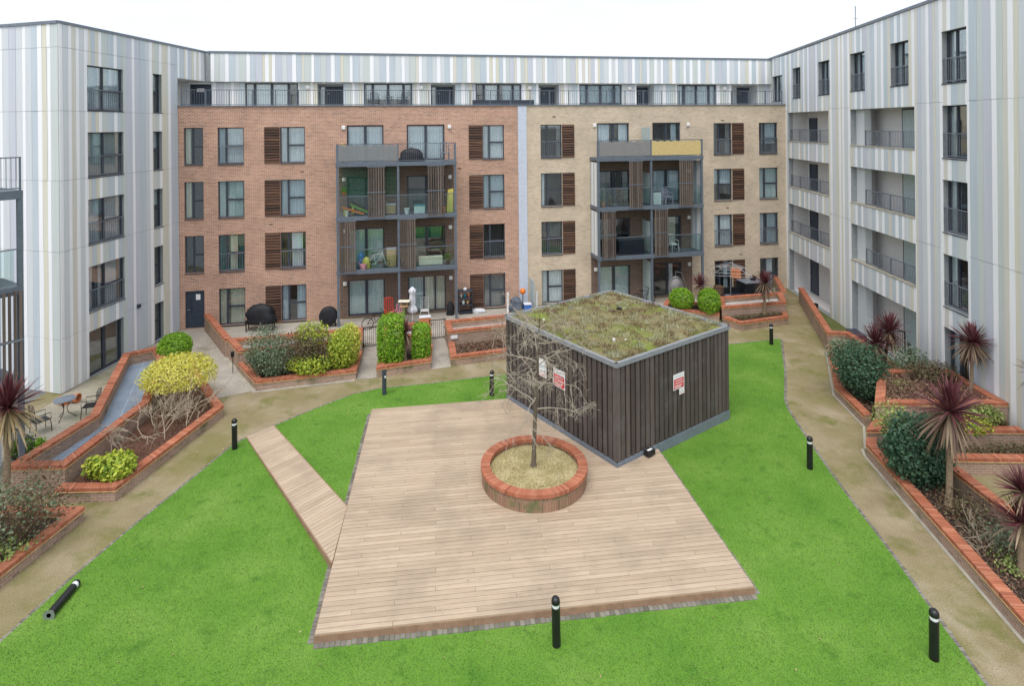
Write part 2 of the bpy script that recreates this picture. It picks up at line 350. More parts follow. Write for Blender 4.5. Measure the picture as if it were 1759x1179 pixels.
# ------------------------------------------------------------------ mesh helpers
LOC = {}
def reg(o, parent, loc=(0, 0, 0)):
    col.objects.link(o)
    if parent is not None:
        o.parent = parent
        LOC[o] = LOC[parent]
    else:
        o.location = loc; LOC[o] = Vector(loc)
    return o
def tag(o, label=None, cat=None, group=None, kind=None):
    if label: o['label'] = label
    if cat: o['category'] = cat
    if group: o['group'] = group
    if kind: o['kind'] = kind
    return o
def thing(name, label, cat, loc=(0, 0, 0), group=None):
    o = bpy.data.objects.new(name, None); o.empty_display_size = 0.2
    reg(o, None, loc)
    return tag(o, label, cat, group)
class MB:
    def __init__(s): s.v = []; s.f = []
    def poly(s, pts):
        k = len(s.v); s.v.extend([tuple(p) for p in pts]); s.f.append(tuple(range(k, k + len(pts))))
    def hexa(s, p):                         # 8 points: bottom ring 0-3 (ccw from above), top ring 4-7
        k = len(s.v); s.v.extend([tuple(q) for q in p])
        for f in ((3, 2, 1, 0), (4, 5, 6, 7), (0, 1, 5, 4), (1, 2, 6, 5), (2, 3, 7, 6), (3, 0, 4, 7)):
            s.f.append(tuple(k + i for i in f))
    def box(s, x0, x1, y0, y1, z0, z1):
        s.hexa([(x0, y0, z0), (x1, y0, z0), (x1, y1, z0), (x0, y1, z0), (x0, y0, z1), (x1, y0, z1), (x1, y1, z1), (x0, y1, z1)])
    def rbox(s, cx, cy, z0, z1, lx, ly, a=0.0):
        c, sn = math.cos(a), math.sin(a)
        q = [(cx + c * x - sn * y, cy + sn * x + c * y) for x, y in ((-lx / 2, -ly / 2), (lx / 2, -ly / 2), (lx / 2, ly / 2), (-lx / 2, ly / 2))]
        s.hexa([(x, y, z0) for x, y in q] + [(x, y, z1) for x, y in q])
    def prism(s, pl, z0, z1, caps=True):
        k = len(s.v); n_ = len(pl)
        s.v.extend([(x, y, z0) for x, y in pl] + [(x, y, z1) for x, y in pl])
        for i in range(n_):
            j = (i + 1) % n_; s.f.append((k + i, k + j, k + n_ + j, k + n_ + i))
        if caps:
            s.f.append(tuple(k + n_ + i for i in range(n_))); s.f.append(tuple(k + i for i in reversed(range(n_))))
    def tube(s, pts, rad, n_=6, cap=True):
        pts = [Vector(p) for p in pts]
        if not hasattr(rad, '__len__'): rad = [rad] * len(pts)
        k0 = len(s.v); up = Vector((0.13, 0.31, 0.94))
        for i, p in enumerate(pts):
            d = (pts[min(i + 1, len(pts) - 1)] - pts[max(i - 1, 0)])
            if d.length < 1e-9: d = Vector((0, 0, 1))
            d.normalize()
            a = d.cross(up)
            if a.length < 1e-4: a = d.cross(Vector((1, 0, 0)))
            a.normalize(); b_ = d.cross(a)
            for j in range(n_):
                t = 2 * math.pi * j / n_
                s.v.append(tuple(p + (a * math.cos(t) + b_ * math.sin(t)) * rad[i]))
        for i in range(len(pts) - 1):
            for j in range(n_):
                q = (j + 1) % n_
                s.f.append((k0 + i * n_ + j, k0 + i * n_ + q, k0 + (i + 1) * n_ + q, k0 + (i + 1) * n_ + j))
        if cap:
            s.f.append(tuple(k0 + j for j in range(n_))); e = k0 + (len(pts) - 1) * n_
            s.f.append(tuple(e + j for j in reversed(range(n_))))
    def lathe(s, cx, cy, prof, n_=16):       # prof: (r, z) list
        s.rings([[(cx + r_ * math.cos(2 * math.pi * j / n_), cy + r_ * math.sin(2 * math.pi * j / n_), z) for j in range(n_)] for r_, z in prof])
    def rings(s, rs, close=True):
        k = len(s.v); n_ = len(rs[0])
        for r_ in rs: s.v.extend([tuple(p) for p in r_])
        for i in range(len(rs) - 1):
            for j in range(n_):
                q = (j + 1) % n_
                s.f.append((k + i * n_ + j, k + i * n_ + q, k + (i + 1) * n_ + q, k + (i + 1) * n_ + j))
        if close:
            s.f.append(tuple(k + j for j in reversed(range(n_)))); e = k + (len(rs) - 1) * n_
            s.f.append(tuple(e + j for j in range(n_)))
    def mesh(s, name, mat, off=Vector((0, 0, 0)), smooth=False):
        me = bpy.data.meshes.new(name)
        me.from_pydata([(v[0] - off[0], v[1] - off[1], v[2] - off[2]) for v in s.v], [], s.f)
        uv = me.uv_layers.new(name='UVMap')
        V = np.array(s.v, dtype=np.float64)
        out = np.zeros((len(me.loops), 2))
        for p in me.polygons:
            nx, ny, nz_ = p.normal
            idx = list(p.vertices); P = V[idx]
            if abs(nz_) > 0.7: out[p.loop_start:p.loop_start + p.loop_total] = P[:, :2]
            else:
                h = math.hypot(nx, ny) or 1
                out[p.loop_start:p.loop_start + p.loop_total, 0] = P[:, 0] * (-ny / h) + P[:, 1] * (nx / h)
                out[p.loop_start:p.loop_start + p.loop_total, 1] = P[:, 2]
        uv.data.foreach_set('uv', out.astype(np.float32).ravel())
        if smooth: me.polygons.foreach_set('use_smooth', [True] * len(me.polygons))
        me.materials.append(M[mat]); me.update()
        return me
    def build(s, name, mat, parent=None, smooth=False, bevel=0.0, loc=None):
        if parent is not None: off = LOC[parent]
        else: off = Vector(loc) if loc else Vector((0, 0, 0))
        o = bpy.data.objects.new(name, s.mesh(name, mat, off, smooth))
        reg(o, parent, off if parent is None else (0, 0, 0))
        if bevel:
            bv = o.modifiers.new('bevel', 'BEVEL'); bv.width = bevel; bv.segments = 2; bv.limit_method = 'ANGLE'
        return o
def place(me, name, parent, loc, rz=0.0, rx=0.0, ry=0.0):
    """one piece that shares its mesh with its look-alikes"""
    o = bpy.data.objects.new(name, me); col.objects.link(o)
    if parent is not None:
        o.parent = parent; LOC[o] = LOC[parent]
        o.location = Vector(loc) - LOC[parent]
    else: o.location = loc; LOC[o] = Vector(loc)
    o.rotation_euler = (rx, ry, rz)
    return o
def struct(name, mb, mat):
    o = mb.build(name, mat); o['kind'] = 'structure'; return o
def copy_tree(o, parent=None):
    c = o.copy(); col.objects.link(c); c.parent = parent
    LOC[c] = LOC[o]
    for ch in list(o.children): copy_tree(ch, c)
    return c

class Wall:
    """a vertical plane from a to b; s runs along it, out points into the courtyard"""
    def __init__(w, a, b):
        w.a = Vector(a); d = Vector(b) - w.a; w.L = d.length; w.d = d.normalized(); w.n = Vector((w.d.y, -w.d.x))
        w.ang = math.atan2(w.d.y, w.d.x)
    def p(w, s, o, z):
        q = w.a + w.d * s + w.n * o; return (q.x, q.y, z)
def wbox(mb, w, s0, s1, o0, o1, z0, z1):
    mb.hexa([w.p(s0, o1, z0), w.p(s1, o1, z0), w.p(s1, o0, z0), w.p(s0, o0, z0), w.p(s0, o1, z1), w.p(s1, o1, z1), w.p(s1, o0, z1), w.p(s0, o0, z1)])
def wall_mesh(mb, w, s0, s1, z0, z1, ops, depth=0.3, out=0.0):
    """front skin with real openings and their reveals"""
    S = sorted({s0, s1, *[x for o in ops for x in o[:2] if s0 < x < s1]})
    Z = sorted({z0, z1, *[x for o in ops for x in o[2:4] if z0 < x < z1]})
    for i in range(len(S) - 1):
        run = None
        for j in range(len(Z) - 1):
            cs, cz = (S[i] + S[i + 1]) / 2, (Z[j] + Z[j + 1]) / 2
            if any(o[0] < cs < o[1] and o[2] < cz < o[3] for o in ops): continue
            mb.poly([w.p(S[i], out, Z[j]), w.p(S[i + 1], out, Z[j]), w.p(S[i + 1], out, Z[j + 1]), w.p(S[i], out, Z[j + 1])])
    for a, b_, c, d in [o[:4] for o in ops]:
        i_, o_ = out - depth, out
        mb.poly([w.p(a, o_, c), w.p(a, i_, c), w.p(a, i_, d), w.p(a, o_, d)][::-1])
        mb.poly([w.p(b_, o_, c), w.p(b_, i_, c), w.p(b_, i_, d), w.p(b_, o_, d)])
        mb.poly([w.p(a, o_, d), w.p(b_, o_, d), w.p(b_, i_, d), w.p(a, i_, d)][::-1])
        mb.poly([w.p(a, o_, c), w.p(b_, o_, c), w.p(b_, i_, c), w.p(a, i_, c)])
# ------------------------------------------------------------------ setting: ground
C1, C2 = (-17.69, 31.8), (17.86, 38.65)
LA = (-18.27, 24.2)
RNEAR = (16.75, 17.0)
B = Wall(C1, C2)                               # brick facade at the back
L = Wall(LA, C1)                               # striped wing on the left
F = Wall((-27.0, 26.7), LA)                    # its return face, turned to the camera
RW = Wall(C2, (16.9, 22.2))                    # striped wing on the right
PH = Wall(B.p(0, -2.6, 0)[:2], B.p(B.L, -2.6, 0)[:2])   # set-back top floor
ROOF = 15.15

mb = MB(); mb.poly([(-1500, -1500, -0.08), (1500, -1500, -0.08), (1500, 1500, -0.08), (-1500, 1500, -0.08)])
struct('ground', mb, 'far_ground')
mb = MB(); mb.poly([(-19, 2, 0), (18.5, 2, 0), (18.5, 39.5, 0), (-19, 33, 0)])
struct('gravel_path', mb, 'path_gravel')

LAWN = [(-11.0, 6.0), (-10.9, 10.5), (-10.75, 12.47), (-10.5, 14.54), (-10.27, 15.9), (-9.94, 17.54), (-9.47, 20.0), (-9.2, 20.65), (-8.45, 21.55),
        (-7.5, 22.7), (-6.37, 23.9), (-5.45, 24.4), (-3.34, 24.85), (-1.9, 25.25), (-0.27, 25.7), (5.0, 27.3), (10.47, 28.9), (13.3, 29.6),
        (11.7, 25.69), (10.5, 23.1), (10.27, 22.3), (10.0, 20.63), (9.7, 18.3), (9.55, 17.0), (9.42, 15.5), (9.28, 14.2), (9.15, 13.2), (8.95, 11.59), (8.7, 8.0), (8.6, 6.0)]
def inside(poly, x, y):
    c = False; j = len(poly) - 1
    for i in range(len(poly)):
        xi, yi = poly[i]; xj, yj = poly[j]
        if (yi > y) != (yj > y) and x < (xj - xi) * (y - yi) / (yj - yi) + xi: c = not c
        j = i
    return c
def inset(pl, d):
    n_ = len(pl); area = sum(pl[i][0] * pl[(i + 1) % n_][1] - pl[(i + 1) % n_][0] * pl[i][1] for i in range(n_))
    sg = 1 if area > 0 else -1; res = []
    for i in range(n_):
        p0, p1, p2 = Vector(pl[i - 1]), Vector(pl[i]), Vector(pl[(i + 1) % n_])
        e0 = (p1 - p0).normalized(); e1 = (p2 - p1).normalized()
        n0 = Vector((-e0.y, e0.x)) * sg; n1 = Vector((-e1.y, e1.x)) * sg
        bis = n0 + n1
        if bis.length < 1e-6: bis = n0
        k = d / max(0.35, bis.normalized().dot(n0))
        q = p1 + bis.normalized() * k; res.append((q.x, q.y))
    return res
mb = MB()
mb.prism(LAWN, -0.02, 0.028)
struct('lawn', mb, 'lawn_turf')
# a row of small setts along the turf edge
def sett_row(name, line, side, zt, wd=0.09, ln=0.10, label=None):
    mb = MB(); rnd = random.Random(3)
    for (x0, y0), (x1, y1) in zip(line[:-1], line[1:]):
        a, b_ = Vector((x0, y0)), Vector((x1, y1)); d = (b_ - a); Ld = d.length; d.normalize(); nn_ = Vector((d.y, -d.x)) * side
        k = max(1, int(Ld / ln))
        for i in range(k):
            t0, t1 = i / k * Ld + 0.006, (i + 1) / k * Ld - 0.006
            w0, w1 = rnd.uniform(-0.008, 0.008), wd + rnd.uniform(-0.01, 0.012)
            q = [a + d * t0 + nn_ * w1, a + d * t1 + nn_ * w1, a + d * t1 + nn_ * w0, a + d * t0 + nn_ * w0]
            if side < 0: q = q[::-1]
            h = zt + rnd.uniform(-0.006, 0.008)
            mb.hexa([(p.x, p.y, -0.05) for p in q] + [(p.x, p.y, h) for p in q])
    o = mb.build(name, 'sett_stone'); tag(o, label, 'edging', kind='stuff'); return o
sett_row('sett_edging', LAWN[1:-1], -1, 0.014, label='row of small grey stone setts between turf and gravel path')

# ------------------------------------------------------------------ facade pieces
STYLE = {'B': [(0, .31, 0, 1), (.31, 1, 0, .49), (.31, 1, .49, 1)], 'A': [(0, .44, 0, 1), (.44, 1, 0, .48), (.44, 1, .48, 1)],
         'L': [(0, .47, 0, 1), (.47, 1, 0, .46), (.47, 1, .46, 1)], 'N': [(0, 1, 0, .5), (0, 1, .5, 1)], 'D': [(0, .5, 0, 1), (.5, 1, 0, 1)],
         'P': [(0, .18, 0, 1), (.18, .5, 0, 1), (.5, .82, 0, 1), (.82, 1, 0, 1)], 'S': [(0, .42, 0, 1), (.42, .72, 0, 1), (.72, 1, 0, 1)],
         'R': [(0, .4, 0, 1), (.4, 1, 0, 1)], 'O': [(0, 1, 0, 1)]}
crnd = random.Random(21)
def curtain_mesh(w, a, b_, o, z0, z1, amp=0.03):
    mb = MB(); k = max(6, int((b_ - a) / 0.045)); ph = crnd.uniform(0, 6)
    wl_ = crnd.uniform(0.11, 0.17)
    for i in range(k):
        t0, t1 = a + (b_ - a) * i / k, a + (b_ - a) * (i + 1) / k
        f0, f1 = o + amp * math.sin(t0 * 6.283 / wl_ + ph), o + amp * math.sin(t1 * 6.283 / wl_ + ph)
        mb.poly([w.p(t0, f0, z0), w.p(t1, f1, z0), w.p(t1, f1, z1), w.p(t0, f0, z1)])
    return mb
def railing(parent, w, s0, s1, o, z0, z1, bar=0.11, mat='rail_metal', th=0.015, posts=None, name='railing'):
    mb = MB()
    wbox(mb, w, s0, s1, o - 0.02, o + 0.02, z1 - 0.035, z1)
    wbox(mb, w, s0, s1, o - 0.015, o + 0.015, z0 + 0.05, z0 + 0.08)
    k = max(1, round((s1 - s0) / bar))
    for i in range(k + 1):
        s = s0 + 0.01 + (s1 - s0 - 0.02) * i / k
        wbox(mb, w, s - th / 2, s + th / 2, o - th / 2 + 0.001, o + th / 2 - 0.001, z0 + 0.081, z1 - 0.036)
    for s in posts or []:
        wbox(mb, w, s - 0.022, s + 0.022, o - 0.023, o + 0.023, z0 - 0.02, z1 + 0.002)
    return mb.build(name, mat, parent)
def window(parent, w, s0, s1, z0, z1, style='B', rev=0.11, cur=(), juliet=None, fw=0.05, name='window', depth=1.3, sill=True, room='room_wall', fmat='frame_metal'):
    mb = MB(); o0, o1 = -rev - 0.075, -rev
    cells = STYLE[style]; W_, H_ = s1 - s0, z1 - z0
    for a, b_, c, d in cells:
        A_, B_, C_, D_ = s0 + a * W_, s0 + b_ * W_, z0 + c * H_, z0 + d * H_
        wbox(mb, w, A_, A_ + fw, o0, o1, C_, D_); wbox(mb, w, B_ - fw, B_, o0, o1, C_, D_)
        wbox(mb, w, A_ + fw, B_ - fw, o0, o1 - 0.002, C_, C_ + fw); wbox(mb, w, A_ + fw, B_ - fw, o0, o1 - 0.002, D_ - fw, D_)
    fr = mb.build(name, fmat, parent)
    for a, b_, c, d in cells:
        mb = MB(); wbox(mb, w, s0 + a * W_ + fw, s0 + b_ * W_ - fw, o0 + 0.03, o0 + 0.04, z0 + c * H_ + fw, z0 + d * H_ - fw)
        mb.build('pane', 'window_glass', fr)
    for cc in cur:
        a, b_, mt_ = cc[:3]; lo = cc[3] if len(cc) > 3 else 0.0
        curtain_mesh(w, s0 + 0.02 + a * (W_ - 0.04), s0 + 0.02 + b_ * (W_ - 0.04), o0 - 0.07, z0 + 0.04 + lo * H_, z1 - 0.05, 0.028 if 'blind' not in mt_ else 0.004).build('curtain' if 'blind' not in mt_ else 'blind', mt_, fr)
    mb = MB(); e = 0.06; q0, q1 = o0 - 0.004, o0 - depth
    P = lambda s, o, z: w.p(s, o, z)
    a, b_, c, d = s0 - e, s1 + e, z0 - 0.01, z1 + e
    for f in ([P(a, q1, c), P(b_, q1, c), P(b_, q1, d), P(a, q1, d)], [P(a, q0, c), P(a, q1, c), P(a, q1, d), P(a, q0, d)], [P(b_, q0, c), P(b_, q1, c), P(b_, q1, d), P(b_, q0, d)],
              [P(a, q0, c), P(b_, q0, c), P(b_, q1, c), P(a, q1, c)], [P(a, q0, d), P(b_, q0, d), P(b_, q1, d), P(a, q1, d)]): mb.poly(f)
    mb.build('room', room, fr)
    if sill:
        mb = MB(); wbox(mb, w, s0 - 0.0, s1 + 0.0, -rev - 0.01, 0.05, z0 - 0.045, z0 - 0.004); mb.build('sill', 'frame_metal', fr)
    if juliet:
        railing(fr, w, s0 + 0.01, s1 - 0.01, juliet[0], z0 + 0.02, z0 + juliet[1], bar=juliet[2] if len(juliet) > 2 else 0.115)
    return fr
def door(parent, w, s0, s1, z0, z1, rev=0.12, mat='door_dark', vision=None, sign=None, label=None):
    mb = MB(); o1 = -rev
    wbox(mb, w, s0, s0 + 0.05, o1 - 0.06, o1 + 0.02, z0, z1); wbox(mb, w, s1 - 0.05, s1, o1 - 0.06, o1 + 0.02, z0, z1); wbox(mb, w, s0 + 0.05, s1 - 0.05, o1 - 0.06, o1 + 0.018, z1 - 0.05, z1)
    wbox(mb, w, s0 + 0.052, s1 - 0.052, o1 - 0.05, o1, z0 + 0.01, z1 - 0.052)
    d = mb.build('door', mat, parent)
    mb = MB(); hs = s0 + 0.14; wbox(mb, w, hs - 0.05, hs + 0.07, o1 + 0.002, o1 + 0.05, z0 + 0.98, z0 + 1.02); mb.build('handle', 'steel_grey', d)
    if vision:
        mb = MB(); wbox(mb, w, s0 + vision[0], s0 + vision[1], o1 - 0.01, o1 + 0.006, z0 + vision[2], z0 + vision[3]); mb.build('vision_panel', 'pool_liner', d)
    if sign:
        mb = MB(); wbox(mb, w, s0 + sign[0], s0 + sign[1], o1 + 0.001, o1 + 0.008, z0 + sign[2], z0 + sign[3]); mb.build('sign', 'sign_white', d)
    return d
SLAT = {}
def shutter(parent, w, s0, s1, z0, z1, n_=13):
    mb = MB(); wbox(mb, w, s0 + 0.01, s1 - 0.01, -0.06, 0.004, z0, z1); sh = mb.build('shutter', 'black_metal', parent)
    ph = (z1 - z0) / n_
    for k in range(n_):
        v = crnd.randrange(4); key = (round(s1 - s0, 2), v)
        if key not in SLAT:
            mb = MB(); Wd = s1 - s0 - 0.02; h = ph * (0.62 + 0.05 * v); bow = (v - 1.5) * 0.010
            mb.hexa([(-Wd / 2, -0.055, -h / 2 + bow), (Wd / 2, -0.055, -h / 2 - bow), (Wd / 2, 0.0, -h / 2 - bow), (-Wd / 2, 0.0, -h / 2 + bow),
                     (-Wd / 2, -0.02, h / 2), (Wd / 2, -0.018, h / 2 + bow), (Wd / 2, 0.0, h / 2 + bow), (-Wd / 2, 0.0, h / 2)])
            SLAT[key] = mb.mesh('slat', 'shutter_timber')
        c = w.p((s0 + s1) / 2, 0.006, z0 + ph * (k + 0.5))
        place(SLAT[key], 'slat', sh, c, w.ang, 0, crnd.uniform(-0.012, 0.012))
    return sh
def stripes(s0, s1, seed, wmin=0.12, wmax=0.24, first=None):
    """widths and colours of the vertical cladding: one white stripe, then two to four muted ones"""
    rnd = random.Random(seed); s = s0; res = []; prev = None
    while s < s1:
        seq = [('clad_white', rnd.uniform(0.17, 0.25))]
        pool = ['clad_blue', 'clad_sage', 'clad_beige', 'clad_grey', 'clad_lilac', 'clad_cream']
        k = rnd.choice([1, 2, 2, 3, 3]); c_prev = None
        for i in range(k):
            c_ = rnd.choices(pool, [3.2, 2.4, 1.6, 2.4, 1.5, 1.0])[0]
            while c_ == c_prev: c_ = rnd.choice(pool)
            c_prev = c_
            wd = rnd.uniform(wmin, wmax) * (0.7 if c_ in ('clad_beige', 'clad_cream') else 1.2)
            seq.append((c_, wd))
        for c_, wd in seq:
            e = min(s + wd, s1)
            if s1 - e < 0.06: e = s1
            res.append((s, e, c_)); s = e
            if s >= s1: break
    return res
def clad(parent, w, pattern, z0, z1, ops=(), out=0.0, joints=(), th=0.028, ztop=None):
    rnd = random.Random(len(pattern))
    for a, b_, c_ in pattern:
        cuts = sorted({a, b_, *[x for o in ops for x in o[:2] if a + 0.03 < x < b_ - 0.03]})
        for s0, s1 in zip(cuts[:-1], cuts[1:]):
            mid = (s0 + s1) / 2; zt = ztop(mid) if ztop else z1
            segs = [(z0, zt)]
            for o in ops:
                if o[0] - 0.001 < mid < o[1] + 0.001:
                    ns = []
                    for p, q in segs:
                        if o[3] <= p or o[2] >= q: ns.append((p, q)); continue
                        if o[2] > p: ns.append((p, o[2]))
                        if o[3] < q: ns.append((o[3], q))
                    segs = ns
            fin = []
            for p, q in segs:
                js = [j for j in joints if p + 0.4 < j < q - 0.4]
                e = [p] + js + [q]
                for i in range(len(e) - 1): fin.append((e[i] + (0.006 if i else 0), e[i + 1] - (0.006 if i < len(e) - 2 else 0)))
            for p, q in fin:
                if q - p < 0.03: continue
                mb = MB(); t = th + rnd.uniform(-0.006, 0.008)
                wbox(mb, w, s0 + 0.004, s1 - 0.004, out + 0.001, out + t, p, q)
                mb.build('cladding_panel', c_, parent)

# ------------------------------------------------------------------ back block
blk = thing('apartment_building', 'five-storey back block of red and buff brick with a striped set-back top floor', 'building', (0, 36, 0))
HB = 11.9                                       # top of the brick
wins, shut = [], []
for r_ in range(4):
    z0, z1 = 0.08 + 2.9 * r_, 2.06 + 2.9 * r_
    if r_: wins.append((0.29, 1.24, z0, z1, 'A', r_))
    for a, b_ in ((1.97, 3.29), (5.15, 6.46), (16.37, 17.65), (19.86, 21.16), (31.08, 32.33), (34.25, 35.58)): wins.append((a, b_, z0, z1, 'B', r_))
    for a, b_ in ((4.33, 5.14), (15.55, 16.36), (21.17, 21.95), (32.35, 33.18)): shut.append((a, b_, z0, z1))
bays = [(8.7, 10.71), (12.01, 14.16), (23.39, 25.44), (26.97, 28.83)]
for r_ in range(4):
    for a, b_ in bays: wins.append((a, b_, 0.1 + 2.9 * r_, 2.12 + 2.9 * r_, 'D', r_))
DOOR0 = (0.29, 1.24, 0.014, 2.02)
ops = [wn_[:4] for wn_ in wins] + [DOOR0]
BAYS = ((8.25, 14.66), (22.93, 29.55))
def part_wall(a, b_, mat, nm, z0=-0.1, z1=HB):
    mb = MB(); wall_mesh(mb, B, a, b_, z0, z1, [(o[0], o[1], max(o[2], z0), min(o[3], z1)) for o in ops if a - 0.01 < o[0] < b_ and o[2] < z1 and o[3] > z0], 0.22); mb.build(nm, mat, blk)
part_wall(0.0, 8.25, 'red_brick', 'red_brick_wall'); part_wall(14.66, 18.48, 'red_brick', 'red_brick_wall'); part_wall(8.25, 14.66, 'red_brick', 'red_brick_wall', 8.55, HB)
part_wall(19.01, 22.93, 'buff_brick', 'buff_brick_wall'); part_wall(29.55, B.L, 'buff_brick', 'buff_brick_wall'); part_wall(22.93, 29.55, 'buff_brick', 'buff_brick_wall', 8.55, HB)
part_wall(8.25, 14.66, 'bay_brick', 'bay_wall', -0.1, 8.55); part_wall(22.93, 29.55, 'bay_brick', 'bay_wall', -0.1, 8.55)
# metal strip between the two bricks, in short lengths
for k in range(18):
    mb = MB(); wbox(mb, B, 18.485, 19.005, -0.05, 0.035, 0.0 + k * 0.66, min(HB, 0.655 + k * 0.66)); mb.build('strip_panel', 'pipe_cladding', blk)
CUR = [[(0, 1, 'curtain_white')], [(0, .28, 'curtain_white'), (.34, 1, 'curtain_white')], [(0, .45, 'curtain_blue'), (.6, 1, 'curtain_white')], [(0, 1, 'curtain_green')],
       [(.0, .3, 'curtain_white'), (.72, 1, 'curtain_white')], [(0, 1, 'curtain_cream')], [(0, 1, 'curtain_white', .45)], [], [(0, .25, 'curtain_blue')]]
special = {(1, 1.97): [(0, .42, 'curtain_teal'), (.42, .70, 'curtain_cream'), (.72, 1, 'curtain_teal')], (0, 1.97): [(0, .35, 'curtain_cream'), (.38, 1, 'curtain_cream')],
           (3, 5.15): [(0, .3, 'curtain_white'), (.33, 1, 'curtain_white')], (2, 5.15): [(0, 1, 'curtain_blue')], (1, 5.15): [(.42, .86, 'curtain_white')], (0, 5.15): [(0, .32, 'curtain_blue'), (.62, 1, 'curtain_blue')],
           (2, 1.97): [(0, 1, 'curtain_green')], (3, 1.97): [(.0, .28, 'curtain_blue'), (.34, 1, 'curtain_white')], (3, 16.37): [(0, 1, 'curtain_white')], (2, 16.37): [(0, 1, 'curtain_blue')],
           (1, 16.37): [], (0, 16.37): [(0, 1, 'blind_grey')], (3, 19.86): [(.8, 1, 'blind_grey'), (0, 1, 'curtain_white', .92)], (2, 19.86): [(0, .2, 'curtain_white')], (1, 19.86): [(0, 1, 'blind_grey', .5)], (0, 19.86): [(0, 1, 'curtain_white')],
           (3, 31.08): [(.75, 1, 'blind_grey')], (2, 31.08): [(0, 1, 'curtain_blue', .5)], (1, 31.08): [(0, 1, 'curtain_white')], (0, 31.08): [(.6, .8, 'curtain_blue')],
           (3, 34.25): [(.25, 1, 'curtain_blue', .3)], (2, 34.25): [(0, 1, 'curtain_green')], (1, 34.25): [(0, .3, 'curtain_white'), (.5, 1, 'curtain_blue')], (0, 34.25): [(.45, .75, 'curtain_white')],
           (3, 8.7): [(0, .48, 'curtain_white'), (.54, 1, 'curtain_white')], (3, 12.01): [(0, .48, 'curtain_white'), (.54, 1, 'curtain_white')], (2, 8.7): [], (2, 12.01): [], (1, 8.7): [(0, .46, 'curtain_green'), (.54, 1, 'curtain_green')],
           (1, 12.01): [(.0, .9, 'curtain_teal', .6)], (0, 8.7): [(0, .47, 'curtain_green'), (.54, 1, 'curtain_green')], (0, 12.01): [(0, .4, 'curtain_green'), (.45, 1, 'curtain_cream')],
           (3, 23.39): [(0, .4, 'curtain_white'), (.7, 1, 'curtain_white')], (3, 26.97): [(.72, .9, 'curtain_blue')], (2, 23.39): [], (2, 26.97): [(0, .47, 'curtain_blue'), (.55, 1, 'curtain_blue')],
           (1, 23.39): [(0, .5, 'curtain_white', .3)], (1, 26.97): [(.05, .4, 'curtain_cream'), (.55, .85, 'curtain_cream')], (0, 23.39): [(0, .47, 'curtain_green'), (.54, 1, 'curtain_green')], (0, 26.97): [(.6, .75, 'curtain_white')]}
for a, b_, z0, z1, st, r_ in wins:
    cu = special.get((r_, a), crnd.choice(CUR))
    if st == 'A': window(blk, B, a, b_, z0, z1, 'A', 0.10, [(0, .3, 'curtain_cream')] if r_ > 1 else [], fw=0.045)
    elif st == 'D':
        sd = (r_ == 0 and a == 12.01)
        window(blk, B, a, b_, z0, z1, 'S' if sd else 'D', 0.10, cu, fw=0.075 if not sd else 0.05, name='balcony_door', sill=False)
    else: window(blk, B, a, b_, z0, z1, 'B', 0.09, cu, juliet=((-0.02, 0.98, 0.12) if (r_ in (1, 3) and a in (1.97, 19.86, 31.08, 34.25)) or (r_ == 1) else None), fw=0.048)
for a, b_, z0, z1 in shut: shutter(blk, B, a, b_, z0, z1)
door(blk, B, *DOOR0, rev=0.1, vision=(0.2, 0.34, 0.75, 1.6), sign=(0.5, 0.72, 1.5, 1.8))
# small vents and air bricks
for s, z in ((4.9, 9.9), (6.2, 8.25), (4.55, 5.4), (14.9, 8.25), (20.6, 11.2), (31.6, 10.9), (31.9, 5.35), (32.8, 2.35)):
    mb = MB(); wbox(mb, B, s, s + 0.2, -0.01, 0.012, z, z + 0.06); mb.build('vent', 'brown_timber', blk)
# brick coping and terrace
mb = MB(); wbox(mb, B, 0.0, B.L, -0.36, 0.07, HB + 0.001, HB + 0.05); mb.build('parapet_coping', 'roof_trim', blk)
mb = MB(); wbox(mb, B, 0.0, B.L, -2.75, -0.3, HB - 0.6, HB - 0.12); mb.build('terrace_floor', 'concrete', blk)
# top floor wall
pw = [(2.78, 5.73), (9.53, 12.41), (16.34, 19.25), (23.11, 26.02), (29.93, 32.78)]
pn = [(6.82, 8.33), (13.55, 15.06), (20.39, 21.74), (27.03, 28.27), (33.95, 35.9)]
PZ0, PZ1 = HB - 0.12, 13.42
pops = [(a, b_, PZ0 + 0.05, PZ1 - 0.06) for a, b_ in pw] + [(a, b_, PZ0, PZ1 - 0.08) for a, b_ in pn]
mb = MB(); wall_mesh(mb, PH, -1.6, 37.2, PZ0 - 0.05, PZ1, [(-0.25, 0.95, PZ0, PZ1 - 0.1)] + pops, 0.25); mb.build('top_floor_wall', 'clad_grey', blk)
pat_low = stripes(1.0, 36.75, 5, 0.20, 0.34)
clad(blk, PH, pat_low, PZ0, PZ1, pops, 0.0)
for i, (a, b_) in enumerate(pw):
    window(blk, PH, a, b_, PZ0 + 0.05, PZ1 - 0.06, 'P', 0.06, [[(0, .18, 'curtain_white'), (.2, .8, 'curtain_white', .1)], [(.05, .95, 'curtain_white', .35)], [(.2, .48, 'curtain_white'), (.6, 1, 'curtain_blue')], [(0, 1, 'curtain_blue', .2)], [(0, 1, 'curtain_white')]][i], fw=0.075, sill=False)
